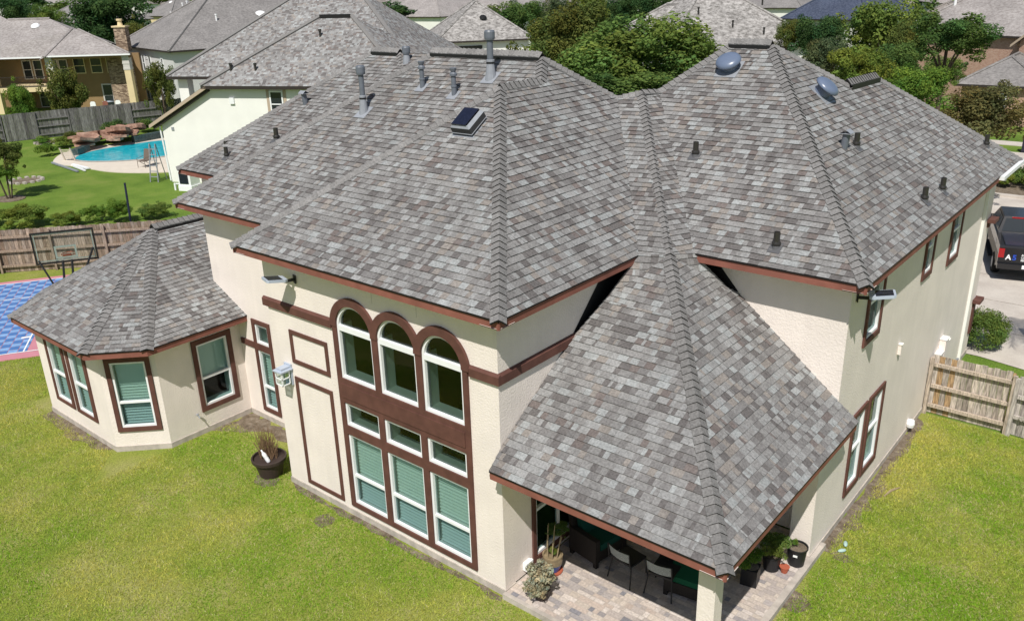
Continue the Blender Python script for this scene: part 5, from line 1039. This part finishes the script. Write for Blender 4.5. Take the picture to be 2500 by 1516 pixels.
text('A', .27, 'lettering', 'white', pk, gate_(-.74, .86), .008); text('5', .27, 'lettering', 'blue_mark', pk, gate_(-.52, .86), .010); text('A5', .2, 'lettering', 'white', pk, lambda p: (-.62+p[0], 1.925+p[1]*.4, 1.50+p[1]*.85), .004); text('SERVICE', .12, 'lettering', 'white', pk, lambda p: (-.995, 1.75-p[0]*1.0, 1.12+p[1]), .003)
t = thing('wheelie_bin', 'dark blue wheeled bin at the right edge by the street', 'bin', (-.3, 51.9, 0)); MB().prism([(-.28, -.3), (.28, -.3), (.28, .3), (-.28, .3)], .05, .95).build('bin_body', 'solar', t); MB().box((-.31, -.34, .95), (.31, .33, 1.03)).build('lid', 'solar', t)
for s_ in (-1, 1): MB().lathe([(.11, -.03), (.11, .03)], 12, lambda p: (s_*.26+p[2], .3+p[0], .11+p[1])).build('wheel', 'rubber', t)
lh = far(2184, 103, 62); t = thing('street_lamp', 'grey street lamp with white head among the trees on the right', 'street lamp', (lh[0]-.5, lh[1], 0)); MB().tube([(0, 0, 0), (0, 0, lh[2]-.5), (.1, 0, lh[2]), (.5, 0, lh[2]+.05)], [.10, .07, .05, .04], 8).build('pole', 'metal_grey', t); MB().box((.3, -.15, lh[2]), (.9, .15, lh[2]+.12)).build('lamp_head', 'line_white', t)

t = thing('palm', 'small palm beside the driveway just outside the right edge', 'palm', (6.75, 16.7, 0)); MB().tube([(0, 0, -.1), (.05, 0, 2.5), (0, 0, 4.9)], [.16, .12, .11], 8).build('trunk', 'bark', t); m_ = MB()
for i in range(17):
    a = 6.28*i/17+.2; L = random.uniform(1.2, 1.5); pts = [np.array((L*s_*math.cos(a), L*s_*math.sin(a), 4.9+.9*s_-1.3*s_*s_)) for s_ in np.linspace(0, 1, 9)]; sd = np.array((-math.sin(a), math.cos(a), 0))
    for k in range(8):
        wd_ = .30*math.sin(math.pi*(k+.8)/9.2)
        for sg in (-1, 1):
            for j in range(3): p_ = pts[k]+(pts[k+1]-pts[k])*j/3; q_ = p_+sd*sg*wd_+(pts[k+1]-pts[k])*1.3-np.array((0, 0, .12)); m_.quad(p_, p_+(pts[k+1]-pts[k])*.22, q_, col=(.10, .15, .04))
m_.build('crown', 'leaf', t)

# ------------------------------------------------------------------ grass blades on the near lawn
def vnoise(p, s, seed):
    g = np.random.default_rng(seed); G = g.random((64, 64)); q = p*s; i = np.floor(q).astype(int); f = q-i; f = f*f*(3-2*f); w_ = lambda a, b: G[a % 64, b % 64]
    return (w_(i[:, 0], i[:, 1])*(1-f[:, 0])+w_(i[:, 0]+1, i[:, 1])*f[:, 0])*(1-f[:, 1])+(w_(i[:, 0], i[:, 1]+1)*(1-f[:, 0])+w_(i[:, 0]+1, i[:, 1]+1)*f[:, 0])*f[:, 1]
def grass(name, label, x0, x1, y0, y1, n, keep, hgt=.05, wd=.016, seed=5):
    g = np.random.default_rng(seed); p = np.stack([g.uniform(x0, x1, n), g.uniform(y0, y1, n)], 1); p = p[keep(p)]
    d = np.concatenate([p-CAM[None, :2], np.full((len(p), 1), -CAM[2])], 1); zc = d@_f; u = 1250+FPX*(d@_r)/zc; v = 758-FPX*(d@_u)/zc; k_ = (u > -60) & (u < 2560) & (v < 1580) & (v > -20); p = p[k_]
    a = .50*vnoise(p, .45, 1)+.30*vnoise(p, 1.3, 2)+.20*vnoise(p, 4, 3); bare = vnoise(p, 2.2, 4); k2 = g.random(len(p)) < np.clip(1.7-bare*1.15, .35, 1); p = p[k2]; a = a[k2]; n = len(p)
    a = np.clip((a-.33)/.42+g.normal(0, .16, n), 0, 1)[:, None]; col = (np.array((.23, .41, .03))*(1-a)+np.array((.60, .56, .135))*a)*g.uniform(.65, 1.35, (n, 1)); st = g.random(n) < .10; col[st] = np.array((.62, .57, .30))*g.uniform(.8, 1.1, (st.sum(), 1))
    th = g.uniform(0, 6.28, n); s = np.stack([np.cos(th), np.sin(th)], 1)*wd*.5*g.uniform(.7, 1.3, (n, 1)); ln = g.normal(0, hgt*.75, (n, 2)); h_ = hgt*g.uniform(.5, 1.2, n)
    V = np.zeros((n, 3, 3), np.float32); V[:, 0, :2] = p-s; V[:, 1, :2] = p+s; V[:, 2, :2] = p+ln; V[:, 2, 2] = h_
    me = bpy.data.meshes.new(name); me.vertices.add(3*n); me.vertices.foreach_set('co', V.ravel()); me.loops.add(3*n); me.loops.foreach_set('vertex_index', np.arange(3*n, dtype=np.int32)); me.polygons.add(n)
    me.polygons.foreach_set('loop_start', np.arange(0, 3*n, 3, dtype=np.int32)); me.polygons.foreach_set('loop_total', np.full(n, 3, np.int32)); me.update()
    ca = me.color_attributes.new('Col', 'FLOAT_COLOR', 'CORNER'); ca.data.foreach_set('color', np.repeat(np.concatenate([col, np.ones((n, 1))], 1).astype(np.float32), 3, axis=0).ravel()); me.materials.append(M['leaf'])
    o = bpy.data.objects.new(name, me); C.objects.link(o); return tag(o, label, 'grass', None, 'stuff')
def back_keep(p):
    x, y = p[:, 0], p[:, 1]; w_ = RN.normal(0, .06, len(p)); ok = (y < -.14+w_) | ((x > -10.3) & (x < -6.75) & (y < .75+w_)); ok &= ~((x < -10.4) & (y > -2.05+w_)) | (x < -16.2); ok &= ~((x < -10.4) & (x > -11.6) & (y > -x*1.0-13.45)); 
    e = (x-c0[0])*ce[0]+(y-c0[1])*ce[1]; q_ = (x-c0[0])*cp_[0]+(y-c0[1])*cp_[1]; ok &= ~((e > -4) & (e < 8) & (q_ > -.03)); ok &= ~((x > -.1) & (x < 4.3) & (y > -.12)); return ok
grass('grass', 'yellowish green mown grass of the back lawn', -24, 4.4, -9, 2.6, 520000, back_keep)
grass('grass', 'patchy green grass along the right side of the house', 4.3, 12, -2, 12.2, 300000, lambda p: (p[:, 0] > 4.28+.18*vnoise(p, 1.1, 9)+RN.normal(0, .06, len(p))), seed=8)
